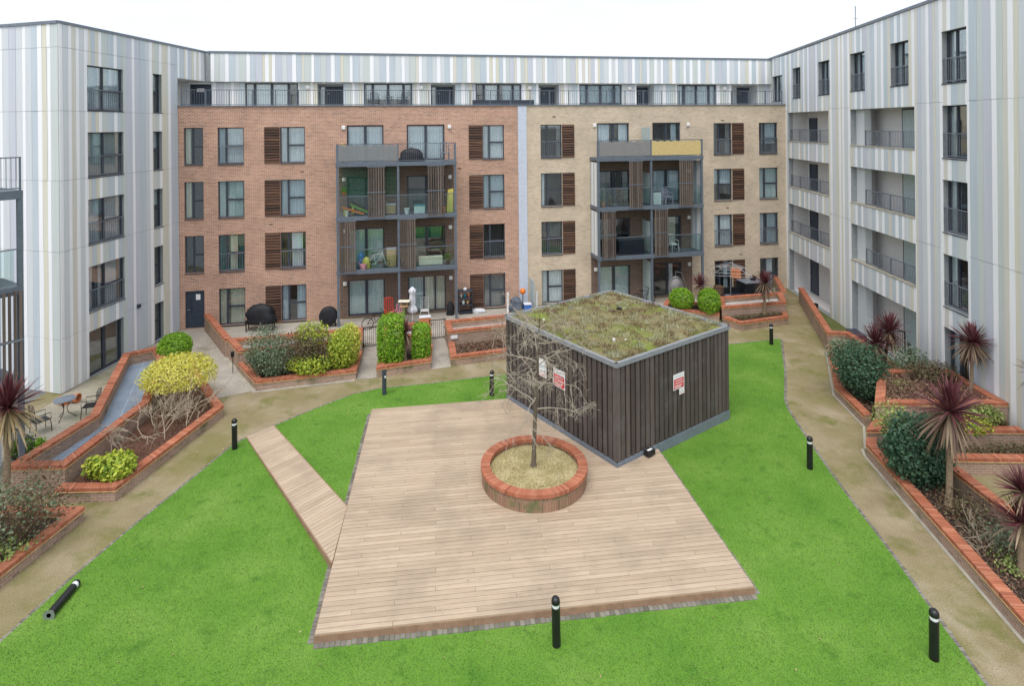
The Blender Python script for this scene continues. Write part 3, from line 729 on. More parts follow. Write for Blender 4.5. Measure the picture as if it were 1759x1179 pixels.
for i, (a, b_) in enumerate(pn):                # recessed entrances
    mb = MB(); z0, z1 = PZ0, PZ1 - 0.08; q0, q1 = -0.25, -0.95
    mb.poly([PH.p(a, q1, z0), PH.p(b_, q1, z0), PH.p(b_, q1, z1), PH.p(a, q1, z1)])
    mb.poly([PH.p(a, q0, z0), PH.p(a, q1, z0), PH.p(a, q1, z1), PH.p(a, q0, z1)]); mb.poly([PH.p(b_, q0, z0), PH.p(b_, q1, z0), PH.p(b_, q1, z1), PH.p(b_, q0, z1)])
    mb.poly([PH.p(a, q0, z1), PH.p(b_, q0, z1), PH.p(b_, q1, z1), PH.p(a, q1, z1)]); mb.poly([PH.p(a, q0, z0), PH.p(b_, q0, z0), PH.p(b_, q1, z0), PH.p(a, q1, z0)])
    mb.build('entrance_recess', 'clad_grey', blk)
    if i < 4: door(blk, PH, a + 0.42, b_ - 0.06, z0 + 0.01, z1 - 0.12, rev=0.86); window(blk, PH, a + 0.08, a + 0.38, z0 + 0.05, z1 - 0.12, 'O', 0.82, [(0, 1, 'curtain_white')], sill=False, fw=0.03, depth=0.4)
    else: door(blk, PH, a + 0.05, a + 0.55, z0 + 0.01, z1 - 0.12, rev=0.86); door(blk, PH, b_ - 1.0, b_ - 0.1, z0 + 0.01, z1 - 0.12, rev=0.86)
door(blk, PH, -0.2, 0.92, PZ0 + 0.01, PZ1 - 0.12, rev=0.1, sign=(0.35, 0.75, 1.05, 1.25))
for s in (6.28, 12.95, 19.8, 26.55, 33.4):
    mb = MB(); ring = []
    for rr_, oo in ((0.15, 0.03), (0.15, 0.07), (0.13, 0.10), (0.06, 0.125)):
        ring.append([PH.p(s + rr_ * math.cos(t * math.pi / 8), oo, 13.12 + rr_ * math.sin(t * math.pi / 8)) for t in range(16)])
    mb.rings(ring); mb.build('wall_lamp', 'lamp_white', blk, smooth=True)
# deep striped fascia above the top floor, roof edge and roof
mb = MB(); wbox(mb, PH, 0.72, 36.78, -0.3, 0.27, PZ1 + 0.001, ROOF - 0.1); mb.build('fascia', 'clad_joint', blk)
clad(blk, PH, stripes(1.0, 36.74, 9, 0.20, 0.34), PZ1 - 0.01, ROOF - 0.1, (), 0.27)
mb = MB(); wbox(mb, PH, 0.85, 36.8, -0.4, 0.34, ROOF - 0.099, ROOF + 0.02); mb.build('roof_edge', 'roof_trim', blk)
mb = MB(); wbox(mb, PH, -6.0, 42.0, -12.0, -0.401, ROOF - 0.5, ROOF - 0.12); mb.build('roof', 'concrete', blk)
# terrace railing on the brick parapet
railing(blk, B, 0.15, 36.0, -0.12, HB + 0.04, HB + 0.92, bar=0.125, mat='balcony_steel', th=0.014, posts=[0.15 + 1.195 * k for k in range(31)], name='terrace_railing')

# balcony stacks
def bay(w, S, out, screens, guards, side_clad, seed, divider):
    s0, s1, s2 = S
    for s in S:
        mb = MB(); wbox(mb, w, s - 0.06, s + 0.06, out - 0.12, out, 0.0, 8.8 + (1.0 if s != s1 else 0.0)); mb.build('balcony_post', 'balcony_steel', blk)
    for lv, zt in enumerate((3.0, 5.9, 8.8)):
        mb = MB(); wbox(mb, w, s0 - 0.065, s2 + 0.065, 0.003, out - 0.123, zt - 0.20, zt - 0.02); wbox(mb, w, s0 - 0.08, s2 + 0.08, out - 0.122, out + 0.03, zt - 0.22, zt)
        sl = mb.build('balcony', 'balcony_steel', blk)
        if lv < 2:
            for a, b_ in ((s0, s1), (s1, s2)):
                mb = MB(); wbox(mb, w, a + 0.08, b_ - 0.08, out - 0.07, out - 0.055, zt + 0.06, zt + 1.06); mb.build('glass_panel', 'balustrade_glass', sl)
                mb = MB(); wbox(mb, w, a + 0.062, b_ - 0.062, out - 0.085, out - 0.04, zt + 1.062, zt + 1.10); mb.build('top_rail', 'balcony_steel', sl)
            for a, b_ in screens[lv]:
                k = 7; wd = (b_ - a) / k
                key = ('scr', lv)
                if key not in SLAT:
                    m2 = MB(); m2.box(-0.040, 0.040, -0.022, 0.022, -1.42, 1.42); SLAT[key] = m2.mesh('slat', 'screen_timber')
                for i in range(k): place(SLAT[key], 'slat', sl, w.p(a + wd * (i + 0.5), out + 0.065, zt + 1.28), w.ang)
                for zz in (zt - 0.12, zt + 1.28, zt + 2.66):
                    m3 = MB(); wbox(m3, w, a - 0.02, b_ + 0.02, out + 0.0315, out + 0.042, zz - 0.03, zz + 0.03); wbox(m3, w, a - 0.02, b_ + 0.02, out + 0.088, out + 0.10, zz - 0.025, zz + 0.025)
                    for ss in (a - 0.03, b_ + 0.02): wbox(m3, w, ss, ss + 0.012, out + 0.031, out + 0.1005, zz - 0.026, zz + 0.026)
                    m3.build('screen_rail', 'balcony_steel', sl)
        else:
            for (a, b_), gk in zip(((s0, s1), (s1, s2)), guards):
                railing(sl, w, a, b_, out - 0.05, zt, zt + 1.0, mat='balcony_steel', th=0.012, posts=[a + 0.02, (a + b_) / 2, b_ - 0.02])
                if gk:
                    mb = MB(); k = int((b_ - a - 0.1) / 0.05)
                    for i in range(k):
                        a_ = a + 0.05 + i * (b_ - a - 0.1) / k; hgt = zt + 0.92 + 0.03 * math.sin(i * 0.7) + crnd.uniform(-0.012, 0.012)
                        wbox(mb, w, a_, a_ + 0.047, out - 0.028, out - 0.012 + crnd.uniform(-0.004, 0.004), zt + 0.08, hgt)
                    mb.build('privacy_screen', gk, sl)
        if divider and lv < 3:
            mb = MB(); wbox(mb, w, s1 - 0.01, s1 + 0.01, 0.02, out - 0.125, zt + 0.05, zt + (1.9 if lv < 2 else 1.75)); mb.build('divider_panel', divider, sl)
        if side_clad and lv < 2:
            for ss, sg in ((s0, 1), (s2, -1)):
                sw = Wall(w.p(ss, 0.02, 0)[:2], w.p(ss, out - 0.13, 0)[:2])
                clad(blk, sw, [(0.0, 0.28, 'clad_grey'), (0.28, 0.45, 'clad_white'), (0.45, 0.75, 'clad_blue'), (0.75, 0.95, 'clad_white'), (0.95, sw.L, 'clad_grey')], zt + 0.01, zt + 2.6, (), 0.0)
        # bulkhead lamps by the doors
        for s in (s0 + 0.14, s2 - 0.28):
            mb = MB(); wbox(mb, w, s, s + 0.2, 0.004, 0.1, zt + 1.78, zt + 2.0); mb.build('wall_lamp', 'lamp_white', blk, bevel=0.03)
    for s in (s0 + 0.14, s2 - 0.28):
        mb = MB(); wbox(mb, w, s, s + 0.2, 0.004, 0.1, 1.85, 2.07); mb.build('wall_lamp', 'lamp_white', blk, bevel=0.03)
bay(B, (8.29, 11.5, 14.62), 1.4, [[(8.39, 9.23), (11.58, 12.42)], [(9.87, 10.79), (13.08, 14.01)]], ('screen_grey', None), False, 1, None)
bay(B, (22.97, 26.25, 29.51), 1.4, [[(23.10, 23.98), (26.40, 27.25)], [(24.82, 25.67), (27.98, 28.92)]], ('wicker_grey', 'bamboo_yellow'), True, 2, 'frosted_panel')
mb = MB(); wbox(mb, B, 26.24, 26.26, 0.02, 1.27, 0.05, 2.5); mb.build('divider_panel', 'frosted_panel', blk)
mb = MB(); wbox(mb, B, 19.1, 19.12, 0.05, 1.3, 0.02, 1.75); mb.build('divider_panel', 'frosted_panel', blk)

# ------------------------------------------------------------------ left wing
lw = thing('apartment_building', 'left wing clad in pale vertical stripes with four large barred windows', 'building', (-18.5, 28, 0))
lops = [(1.44, 3.59, -0.05 + 2.9 * k, 1.90 + 2.9 * k) for k in range(1, 5)] + [(1.44, 3.5, 0.03, 2.02)] + [(5.64, 6.35, -0.05 + 2.9 * k, 1.89 + 2.9 * k) for k in range(1, 5)] + [(5.64, 6.35, 0.05, 1.95)]
mb = MB(); wall_mesh(mb, L, 0.0, 7.62, -0.1, ROOF - 0.1, lops, 0.24)
wall_mesh(mb, L, 7.62, 10.6, PZ1, ROOF - 0.1, [], 0.1); wall_mesh(mb, F, 0.0, F.L, -0.1, ROOF - 0.1, [], 0.1)
mb.build('wall', 'clad_joint', lw)
JN = (2.2, 5.75, 8.65, 11.5, 14.1)
clad(lw, L, stripes(0.0, 7.6, 31, 0.20, 0.36), 0.02, ROOF - 0.1, lops, 0.0, JN)
clad(lw, L, stripes(7.6, 10.55, 32, 0.20, 0.36), PZ1, ROOF - 0.1, (), 0.0)
clad(lw, F, stripes(F.L - 4.6, F.L - 0.0, 44, 0.26, 0.42), 0.02, ROOF - 0.1, (), 0.0, JN)
lc = [[(0, .45, 'curtain_white'), (.5, 1, 'curtain_white')], [(0, 1, 'curtain_green')], [(.0, .42, 'curtain_white'), (.5, 1, 'curtain_white')], [(0, .2, 'curtain_white'), (.36, .46, 'curtain_white'), (.5, .9, 'curtain_white')], []]
for i, (a, b_, z0, z1) in enumerate(lops[:4]):
    window(lw, L, a, b_, z0, z1, 'L', 0.08, lc[3 - i], juliet=(0.0, 0.92, 0.125), fw=0.042)
window(lw, L, *lops[4], 'D', 0.13, [], fw=0.09, name='patio_door', sill=False)
for o in lops[5:]: window(lw, L, *o, 'N', 0.16, [(0, 1, 'curtain_white', .55)] if o[2] > 5 else [], fw=0.045)
mb = MB()
for w_, a, b_ in ((L, -0.0, 10.5), (F, 0.0, F.L)): wbox(mb, w_, a, b_, -0.4, 0.075, ROOF - 0.099, ROOF + 0.02)
mb.build('roof_edge', 'roof_trim', lw)
mb = MB(); mb.prism([(-27, 27.1), (-18.6, 24.6), (-17.9, 35.4), (-27, 44)], ROOF - 0.5, ROOF - 0.13); mb.build('roof', 'concrete', lw)
# inside of the terrace passage behind the wing's corner
mb = MB()
mb.poly([L.p(7.62, -1.35, PZ0), L.p(10.3, -1.35, PZ0), L.p(10.3, -1.35, PZ1), L.p(7.62, -1.35, PZ1)])
mb.poly([L.p(7.62, 0, PZ0), L.p(7.62, -1.35, PZ0), L.p(7.62, -1.35, PZ1), L.p(7.62, 0, PZ1)])
mb.poly([L.p(7.62, 0, PZ1), L.p(10.4, 0, PZ1), L.p(10.4, -1.4, PZ1), L.p(7.62, -1.4, PZ1)]); mb.poly([L.p(7.62, 0, PZ0), L.p(10.4, 0, PZ0), L.p(10.4, -1.4, PZ0), L.p(7.62, -1.4, PZ0)])
mb.build('passage', 'recess_white', lw)
mb = MB(); wbox(mb, L, 4.35, 4.5, 0.03, 0.14, 2.15, 2.32); mb.build('wall_lamp', 'frame_metal', lw)
# balcony stack at the near end of the left side
NW = Wall((-17.55, 13.99), (-14.86, 18.2))
mb = MB(); wbox(mb, NW, -3.0, NW.L - 0.05, -2.0, -1.72, -0.1, ROOF - 0.1); mb.build('side_wall', 'clad_grey', lw)
for lv, zt in enumerate((3.1, 6.0, 8.9)):
    mb = MB(); wbox(mb, NW, 1.0, NW.L, -1.7, 0.0, zt - 0.26, zt); sl = mb.build('balcony', 'balcony_steel', lw)
    if lv == 2: railing(sl, NW, 1.0, NW.L - 0.02, -0.06, zt, zt + 1.02, bar=0.12, mat='balcony_steel', posts=[NW.L - 0.05])
    if lv == 1:
        mb = MB(); wbox(mb, NW, 1.2, NW.L - 0.22, -0.07, -0.055, zt + 0.05, zt + 1.1); mb.build('glass_panel', 'balustrade_glass', sl)
        mb = MB(); wbox(mb, NW, 1.2, NW.L - 0.1, -0.085, -0.04, zt + 1.102, zt + 1.14); mb.build('top_rail', 'rail_metal', sl)
        mb = MB(); wbox(mb, NW, NW.L - 1.3, NW.L - 0.75, -0.9, -0.4, zt + 0.01, zt + 0.5); mb.build('storage_box', 'frame_metal', sl, bevel=0.03)
    if lv == 0:
        m2 = MB(); m2.box(-0.034, 0.034, -0.024, 0.024, -1.5, 1.5); me = m2.mesh('slat', 'screen_timber')
        for i in range(14): place(me, 'slat', sl, NW.p(NW.L - 0.1 - i * 0.135, 0.05, zt + 1.28), NW.ang)
        mb = MB(); wbox(mb, NW, NW.L - 2.0, NW.L - 0.05, 0.075, 0.09, zt + 1.25, zt + 1.31); wbox(mb, NW, NW.L - 2.0, NW.L - 0.05, 0.002, 0.022, zt + 1.25, zt + 1.31); mb.build('screen_rail', 'rail_metal', sl)
mb = MB(); wbox(mb, NW, NW.L - 0.13, NW.L, -0.14, -0.001, 0.0, 2.83); wbox(mb, NW, NW.L - 0.13, NW.L - 0.001, -0.14, -0.002, 6.01, 8.63); wbox(mb, NW, NW.L - 0.13, NW.L - 0.001, -0.14, -0.002, 3.11, 5.73); mb.build('balcony_post', 'balcony_steel', lw)
GW = Wall((-14.95, 18.5), (-16.9, 20.2)); railing(lw, Wall((-16.6, 19.6), (-14.9, 18.6)), 0.0, 1.97, 0.0, 0.0, 1.1, bar=0.1, mat='black_metal', name='ground_railing')

# ------------------------------------------------------------------ right wing
rw = thing('apartment_building', 'right wing clad in pale vertical stripes with open walkways behind striped parapets', 'building', (17.5, 28, 0))
rtop = lambda s: 15.12 + 0.028 * max(0.0, s)
rz = [(9.53, 11.39), (6.63, 8.49), (3.73, 5.59), (0.014, 2.69)]
opA = [(0.36, 5.86, a, b_) for a, b_ in rz]; opB = [(8.18, 13.51, a, b_) for a, b_ in rz]
topw = [(1.11, 2.30, 12.28, 14.15), (4.64, 6.0, 12.3, 14.18), (8.21, 9.62, 12.32, 14.22), (11.76, 13.1, 12.34, 14.26)]
c5 = [(15.25, 16.63, 0.62 + 2.9 * k, 2.66 + 2.9 * k) for k in range(1, 5)] + [(15.25, 16.63, 0.3, 2.7)]
rops = opA + opB + topw + c5
RL_ = 25.0
mb = MB(); wall_mesh(mb, RW, 0.0, RL_, -0.1, 15.0, rops, 0.28)
wall_mesh(mb, RW, -2.75, 0.0, HB - 0.15, 15.0, [(-2.2, -0.5, 12.2, 13.9)], 0.2)
mb.build('wall', 'clad_joint', rw)
clad(rw, RW, stripes(0.0, 24.9, 77, 0.20, 0.36), 0.02, 15.1, rops, 0.0, (5.75, 11.5), ztop=rtop)
clad(rw, RW, stripes(-2.72, 0.0, 78, 0.20, 0.34), HB - 0.1, 15.1, [(-2.2, -0.5, 12.2, 13.9)], 0.0, (), ztop=rtop)
window(rw, RW, -2.2, -0.5, 12.2, 13.9, 'R', 0.12, [(0, 1, 'curtain_white')], fw=0.05)
mb = MB(); mb.hexa([RW.p(-2.8, 0.08, rtop(0)), RW.p(RL_, 0.08, rtop(RL_)), RW.p(RL_, -0.4, rtop(RL_)), RW.p(-2.8, -0.4, rtop(0)),
                    RW.p(-2.8, 0.08, rtop(0) + 0.12), RW.p(RL_, 0.08, rtop(RL_) + 0.12), RW.p(RL_, -0.4, rtop(RL_) + 0.12), RW.p(-2.8, -0.4, rtop(0) + 0.12)]); mb.build('roof_edge', 'roof_trim', rw)
mb = MB(); mb.prism([(17.3, 14), (27, 14), (27, 45), (18.6, 41)], 14.4, 14.95); mb.build('roof', 'concrete', rw)
for i, o in enumerate(topw): window(rw, RW, *o, 'R', 0.2, [(0, .42, 'curtain_white')] if i % 2 == 0 else [(0, .4, 'curtain_white'), (.6, .8, 'curtain_blue')], juliet=(-0.02, 0.85, 0.10), fw=0.042)
rc = [[(0, .35, 'curtain_white')], [(0, .35, 'curtain_white'), (.75, 1, 'curtain_green')], [(0, .35, 'curtain_white')], [(.0, .38, 'curtain_white'), (.5, 1, 'blind_grey', .55)], [(0, .4, 'curtain_white')]]
for i, o in enumerate(c5[:4]): window(rw, RW, *o, 'R', 0.18, rc[i], juliet=(-0.01, 0.98, 0.11), fw=0.045)
window(rw, RW, *c5[4], 'R', 0.22, rc[4], fw=0.06, sill=False)
def recess(a, b_, z0, z1, deep, doors, floor):
    zf = max(0.02, z0 - floor); q0, q1 = -0.28, -deep
    mb = MB()
    mb.poly([RW.p(a, q1, zf), RW.p(b_, q1, zf), RW.p(b_, q1, z1), RW.p(a, q1, z1)])
    for s in (a, b_): mb.poly([RW.p(s, q0, zf), RW.p(s, q1, zf), RW.p(s, q1, z1), RW.p(s, q0, z1)])
    mb.poly([RW.p(a, q0, z1), RW.p(b_, q0, z1), RW.p(b_, q1, z1), RW.p(a, q1, z1)])
    mb.poly([RW.p(a, q0, zf), RW.p(b_, q0, zf), RW.p(b_, q1, zf), RW.p(a, q1, zf)])
    if zf < z0: mb.poly([RW.p(a, q0, zf), RW.p(b_, q0, zf), RW.p(b_, q0, z0), RW.p(a, q0, z0)])
    rc_ = mb.build('walkway', 'recess_white', rw)
    if z0 > 1:
        mb = MB(); wbox(mb, RW, a, b_, -0.3, 0.05, z0 + 0.001, z0 + 0.05); mb.build('ledge', 'concrete', rc_)
        railing(rc_, RW, a + (0.0 if b_ < 7 else 1.1), b_ - 0.05, -0.14, z0 + 0.05, z0 + 0.80, bar=0.115, th=0.011, posts=[a + (0.03 if b_ < 7 else 1.13) + (b_ - a - (0 if b_ < 7 else 1.1) - 0.1) * k / 4 for k in range(5)])
    for (d0, d1, dk) in doors:
        if dk == 'door': door(rw, RW, d0, d1, zf + 0.01, min(z1 - 0.05, zf + 2.1), rev=deep - 0.06)
        else:
            mb = MB(); wbox(mb, RW, d0, d1, -deep + 0.01, -deep + 0.07, zf + 0.02, z1 - 0.03); fr_ = mb.build('glazed_door', 'frame_metal', rw)
            mb = MB(); wbox(mb, RW, d0 + 0.08, d1 - 0.08, -deep + 0.071, -deep + 0.08, zf + 0.1, z1 - 0.1); mb.build('pane', 'frosted_panel', fr_)
    return rc_
for a, b_, z0, z1 in opA: recess(a, b_, z0, z1, 1.2, [(0.75, 1.75, 'door')], 0.6)
for a, b_, z0, z1 in opB:
    recess(a, b_, z0, z1, 1.2, [(10.6, 11.9, 'glazed')], 0.6)
    mb = MB(); wbox(mb, RW, a + 0.001, a + 0.75, -0.62, -0.285, max(0.03, z0 - 0.58), z1 - 0.002); mb.build('pier', 'clad_grey', rw)
mb = MB(); mb.tube([(18.9, 32.6, 14.9), (18.9, 32.6, 17.1)], 0.03); mb.tube([(18.75, 32.6, 16.4), (19.05, 32.6, 16.4)], 0.015); mb.build('roof_mast', 'steel_grey', rw)
# ------------------------------------------------------------------ paved patios (sheets just above the path)
def sheet(name, pl, z, mat):
    mb = MB(); mb.poly([(x, y, z) for x, y in pl]); return struct(name, mb, mat)
sheet('left_patio', [(-18.2, 24.4), (-17.8, 20.2), (-16.2, 17.0), (-14.7, 17.5), (-14.5, 20.7), (-17.0, 26.4), (-17.3, 31.7), (-17.75, 31.7)], 0.004, 'patio_paving')
sheet('back_patio', [(-16.1, 31.95), (-13.5, 28.1), (-7.4, 29.5), (-3.4, 30.2), (2.0, 31.6), (9.0, 33.8), (11.9, 34.0), (15.9, 34.9), (17.0, 38.4)], 0.005, 'pale_paving')
sheet('door_path', [(-17.6, 31.7), (-16.2, 27.4), (-14.8, 27.3), (-11.9, 23.6), (-10.6, 24.3), (-12.1, 26.4), (-16.3, 32.0)], 0.006, 'pale_paving')
sheet('right_patio', [(17.6, 36.0), (15.0, 28.2), (15.8, 26.2), (15.4, 22.0), (17.0, 22.0), (17.7, 36.0)], 0.004, 'dark_turf')
sheet('gate_path', [(-7.2, 29.4), (-6.65, 25.3), (-5.8, 25.5), (-6.3, 29.7)], 0.007, 'pale_paving')
sheet('gate_path', [(-4.3, 30.3), (-3.59, 26.3), (-2.72, 26.6), (-3.35, 30.4)], 0.007, 'pale_paving')

# ------------------------------------------------------------------ timber deck
FL, FR, DE, DW, BL = (-4.16, 12.37), (5.47, 13.56), (4.72, 19.34), (-0.19, 23.02), (-5.26, 22.26)
DECK = [FL, FR, DE, DW, BL]
DZ = 0.21
def clip_half(pl, n_, c):                       # keep n.p >= c
    res = []
    for i in range(len(pl)):
        p, q = pl[i], pl[(i + 1) % len(pl)]
        dp, dq = n_[0] * p[0] + n_[1] * p[1] - c, n_[0] * q[0] + n_[1] * q[1] - c
        if dp >= 0: res.append(p)
        if (dp > 0 > dq) or (dp < 0 < dq):
            t = dp / (dp - dq); res.append((p[0] + t * (q[0] - p[0]), p[1] + t * (q[1] - p[1])))
    return res
def boards(parent, poly, origin, ang, width, seglen, zt, th, seed, stagger=None):
    """deck boards clipped to the outline; each board an object with its long side on local x"""
    rnd = random.Random(seed); ca, sa = math.cos(ang), math.sin(ang); ex, ey = (ca, sa), (-sa, ca)
    dots = [(ey[0] * (p[0] - origin[0]) + ey[1] * (p[1] - origin[1])) for p in poly]; dx = [(ex[0] * (p[0] - origin[0]) + ex[1] * (p[1] - origin[1])) for p in poly]
    k0, k1 = math.floor(min(dots) / width), math.ceil(max(dots) / width)
    for k in range(k0, k1):
        a, b_ = k * width + 0.0065, (k + 1) * width - 0.0065
        row = clip_half(poly, ey, ey[0] * origin[0] + ey[1] * origin[1] + a)
        row = clip_half(row, (-ey[0], -ey[1]), -(ey[0] * origin[0] + ey[1] * origin[1] + b_)) if row else row
        if len(row) < 3: continue
        xs = [ex[0] * (p[0] - origin[0]) + ex[1] * (p[1] - origin[1]) for p in row]
        lo, hi = min(xs), max(xs)
        offs = stagger[k % len(stagger)] if stagger else 0.0
        cuts = [lo] + [c for c in np.arange(-20 + offs, 20, seglen) if lo + 0.5 < c < hi - 0.5] + [hi]
        for c0, c1 in zip(cuts[:-1], cuts[1:]):
            s0 = ex[0] * origin[0] + ex[1] * origin[1]
            pc = clip_half(row, ex, s0 + c0 + (0.003 if c0 > lo else -1)); pc = clip_half(pc, (-ex[0], -ex[1]), -(s0 + c1 - (0.003 if c1 < hi else -1)))
            if len(pc) < 3: continue
            cx, cy = sum(p[0] for p in pc) / len(pc), sum(p[1] for p in pc) / len(pc)
            mb = MB(); loc = [((p[0] - cx) * ca + (p[1] - cy) * sa, -(p[0] - cx) * sa + (p[1] - cy) * ca) for p in pc]
            mb.prism(loc, -th, rnd.uniform(-0.0015, 0.0015))
            place(mb.mesh('board', 'deck_timber'), 'board', parent, (cx, cy, zt(cx, cy) if callable(zt) else zt), ang)
dk = thing('timber_deck', 'large raised deck of pale timber boards in the middle of the lawn', 'deck', (0, 17, 0))
dang = math.atan2(FR[1] - FL[1], FR[0] - FL[0])
boards(dk, inset(DECK, 0.02), FL, dang, 0.142, 3.6, DZ, 0.028, 5, [0.0, 1.8, 0.9, 2.7])
mb = MB(); mb.prism(inset(DECK, 0.06), 0.03, DZ - 0.03); mb.build('sub_frame', 'deck_gap', dk)
for p, q in ((FL, FR), (FR, DE), (BL, FL), (DW, BL)):
    w_ = Wall(p, q)
    if (p, q) == (FL, FR): segs = [(0.0, 3.3), (3.305, 6.6), (6.605, w_.L)]
    else: segs = [(0.004, w_.L / 2), (w_.L / 2 + 0.005, w_.L - 0.004)]
    for a, b_ in segs:
        mb = MB(); wbox(mb, w_, a, b_, -0.03, -0.002, 0.01, DZ - 0.031 if (p, q) != (FL, FR) else DZ - 0.029); mb.build('fascia_board', 'deck_fascia', dk)
sett_row('sett_edging', [BL, FL, FR, DE], 1, 0.04, 0.13, 0.11, label='narrow strip of weathered grey setts round the foot of the timber deck')
# walkway from the path to the deck
wk = thing('timber_walkway', 'narrow timber walkway crossing the turf from the path to the deck', 'walkway', (-6.8, 18, 0))
WP = [(-9.22, 20.68), (-4.395, 14.44), (-4.63, 16.6), (-8.58, 21.42)]
dirw = math.atan2(WP[3][1] - WP[0][1], WP[3][0] - WP[0][0])
wdir = Vector((WP[1][0] - WP[0][0], WP[1][1] - WP[0][1])).normalized(); wlen = 7.3
def ramp_z(x, y):                               # the walkway rises gently from path level to the deck
    t = ((x - WP[0][0]) * wdir.x + (y - WP[0][1]) * wdir.y) / wlen
    return 0.045 + (DZ - 0.004 - 0.045) * max(0.0, min(1.0, t))
boards(wk, WP, WP[0], dirw, 0.142, 9.0, ramp_z, 0.028, 9)
mb = MB(); wi_ = inset(WP, 0.05); mb.hexa([(*p, 0.0) for p in wi_] + [(*p, max(0.012, ramp_z(*p) - 0.034)) for p in wi_]); mb.build('sub_frame', 'deck_gap', wk)
for p, q in ((WP[0], WP[1]), (WP[2], WP[3])):
    w_ = Wall(p, q); mb = MB(); a, b_ = 0.0, w_.L - 0.0; za, zb_ = ramp_z(*p) - 0.003, ramp_z(*q) - 0.003
    mb.hexa([w_.p(a, 0.028, 0.0), w_.p(b_, 0.028, 0.0), w_.p(b_, 0.002, 0.0), w_.p(a, 0.002, 0.0), w_.p(a, 0.028, za), w_.p(b_, 0.028, zb_), w_.p(b_, 0.002, zb_), w_.p(a, 0.002, za)]); mb.build('fascia_board', 'deck_fascia', wk)

# ------------------------------------------------------------------ green-roofed plant room clad in dark slats
SN, SLc, SR = Vector((3.19, 18.32)), Vector((-0.21, 23.06)), Vector((7.84, 21.65))
SB = SLc + SR - SN
ST = 3.42
sh = thing('plant_room', 'flat-roofed hut of dark vertical timber slats with a mossy green roof', 'hut', (3.8, 22.5, 0))
body = [tuple(p) for p in (SN, SR, SB, SLc)]
mb = MB(); mb.prism(inset(body, 0.13), 0.02, ST - 0.16); mb.build('wall', 'black_metal', sh)
SW = [Wall(SLc, SN), Wall(SN, SR), Wall(SR, SB), Wall(SB, SLc)]
SLM = {}
for wi, w_ in enumerate(SW):
    a0 = 0.17; k = round((w_.L - 2 * a0) / 0.226); wd = (w_.L - 2 * a0) / k
    zb = 0.36 if wi < 2 else 0.3
    for i in range(k):
        v = crnd.randrange(3)
        if (wi, v) not in SLM:
            mb = MB(); hw = wd * (0.345 + 0.015 * v)
            mb.box(-hw, hw, -0.022, 0.022, 0, ST - 0.17 - zb); SLM[(wi, v)] = mb.mesh('slat', 'shed_timber')
        place(SLM[(wi, v)], 'slat', sh, w_.p(a0 + wd * (i + 0.5), -0.022 + crnd.uniform(0, 0.006), zb), w_.ang)
    mb = MB(); wbox(mb, w_, 0.0, 0.155, -0.03, 0.012, zb, ST - 0.17); mb.build('corner_board', 'shed_timber', sh)
    mb = MB(); wbox(mb, w_, w_.L - 0.155, w_.L - 0.012, -0.03, 0.0105, zb, ST - 0.17); mb.build('corner_board', 'shed_timber', sh)
    mb = MB(); wbox(mb, w_, -0.012, w_.L + 0.012, -0.05, 0.03, 0.0, zb - 0.02); mb.build('plinth', 'roof_trim', sh)
    mb = MB(); wbox(mb, w_, -0.045, w_.L + 0.045, -0.045, 0.045, ST - 0.15, ST); wbox(mb, w_, 0.05, w_.L - 0.05, -0.11, -0.046, ST - 0.1, ST - 0.03); mb.build('roof_trim', 'steel_trim' if 'steel_trim' in M else 'pipe_cladding', sh)
# mossy roof: an uneven mat plus loose tufts
nr = 60; rv = []; rf = []
from mathutils import noise as mnoise
for i in range(nr + 1):
    for j in range(nr + 1):
        u, v = 0.115 / 5.8 + (1 - 0.23 / 5.8) * i / nr, 0.115 / 5.8 + (1 - 0.23 / 5.8) * j / nr
        p = SN + (SR - SN) * u + (SLc - SN) * v
        edge = min(i, nr - i, j, nr - j) / nr
        h = ST - 0.06 + min(1, edge * 9) * (0.05 + 0.10 * (mnoise.noise((p.x * 1.1, p.y * 1.1, 3)) + 0.5) + 0.05 * mnoise.noise((p.x * 5, p.y * 5, 9)))
        rv.append((p.x, p.y, h))
for i in range(nr):
    for j in range(nr):
        a = i * (nr + 1) + j; rf.append((a, a + nr + 1, a + nr + 2, a + 1))
mb = MB(); mb.v = rv; mb.f = rf; mb.build('moss_roof', 'sedum', sh, smooth=True)
def blade_cloud(pts, h, wd, lean, rng, up=(0, 0, 1)):
    """numpy: one narrow triangle per point -> verts, faces"""
    n_ = len(pts); az = rng.uniform(0, 2 * np.pi, n_); hh = h * rng.uniform(0.6, 1.3, n_); le = lean * rng.uniform(0.2, 1.2, n_)
    d = np.stack([np.cos(az), np.sin(az), np.zeros(n_)], 1); sd = np.stack([-np.sin(az), np.cos(az), np.zeros(n_)], 1)
    top = pts + d * (hh * np.sin(le))[:, None]; top[:, 2] += hh * np.cos(le)
    a = pts + sd * wd / 2; b_ = pts - sd * wd / 2
    V = np.stack([a, b_, top], 1).reshape(-1, 3); Fc = np.arange(3 * n_).reshape(-1, 3)
    return V, Fc
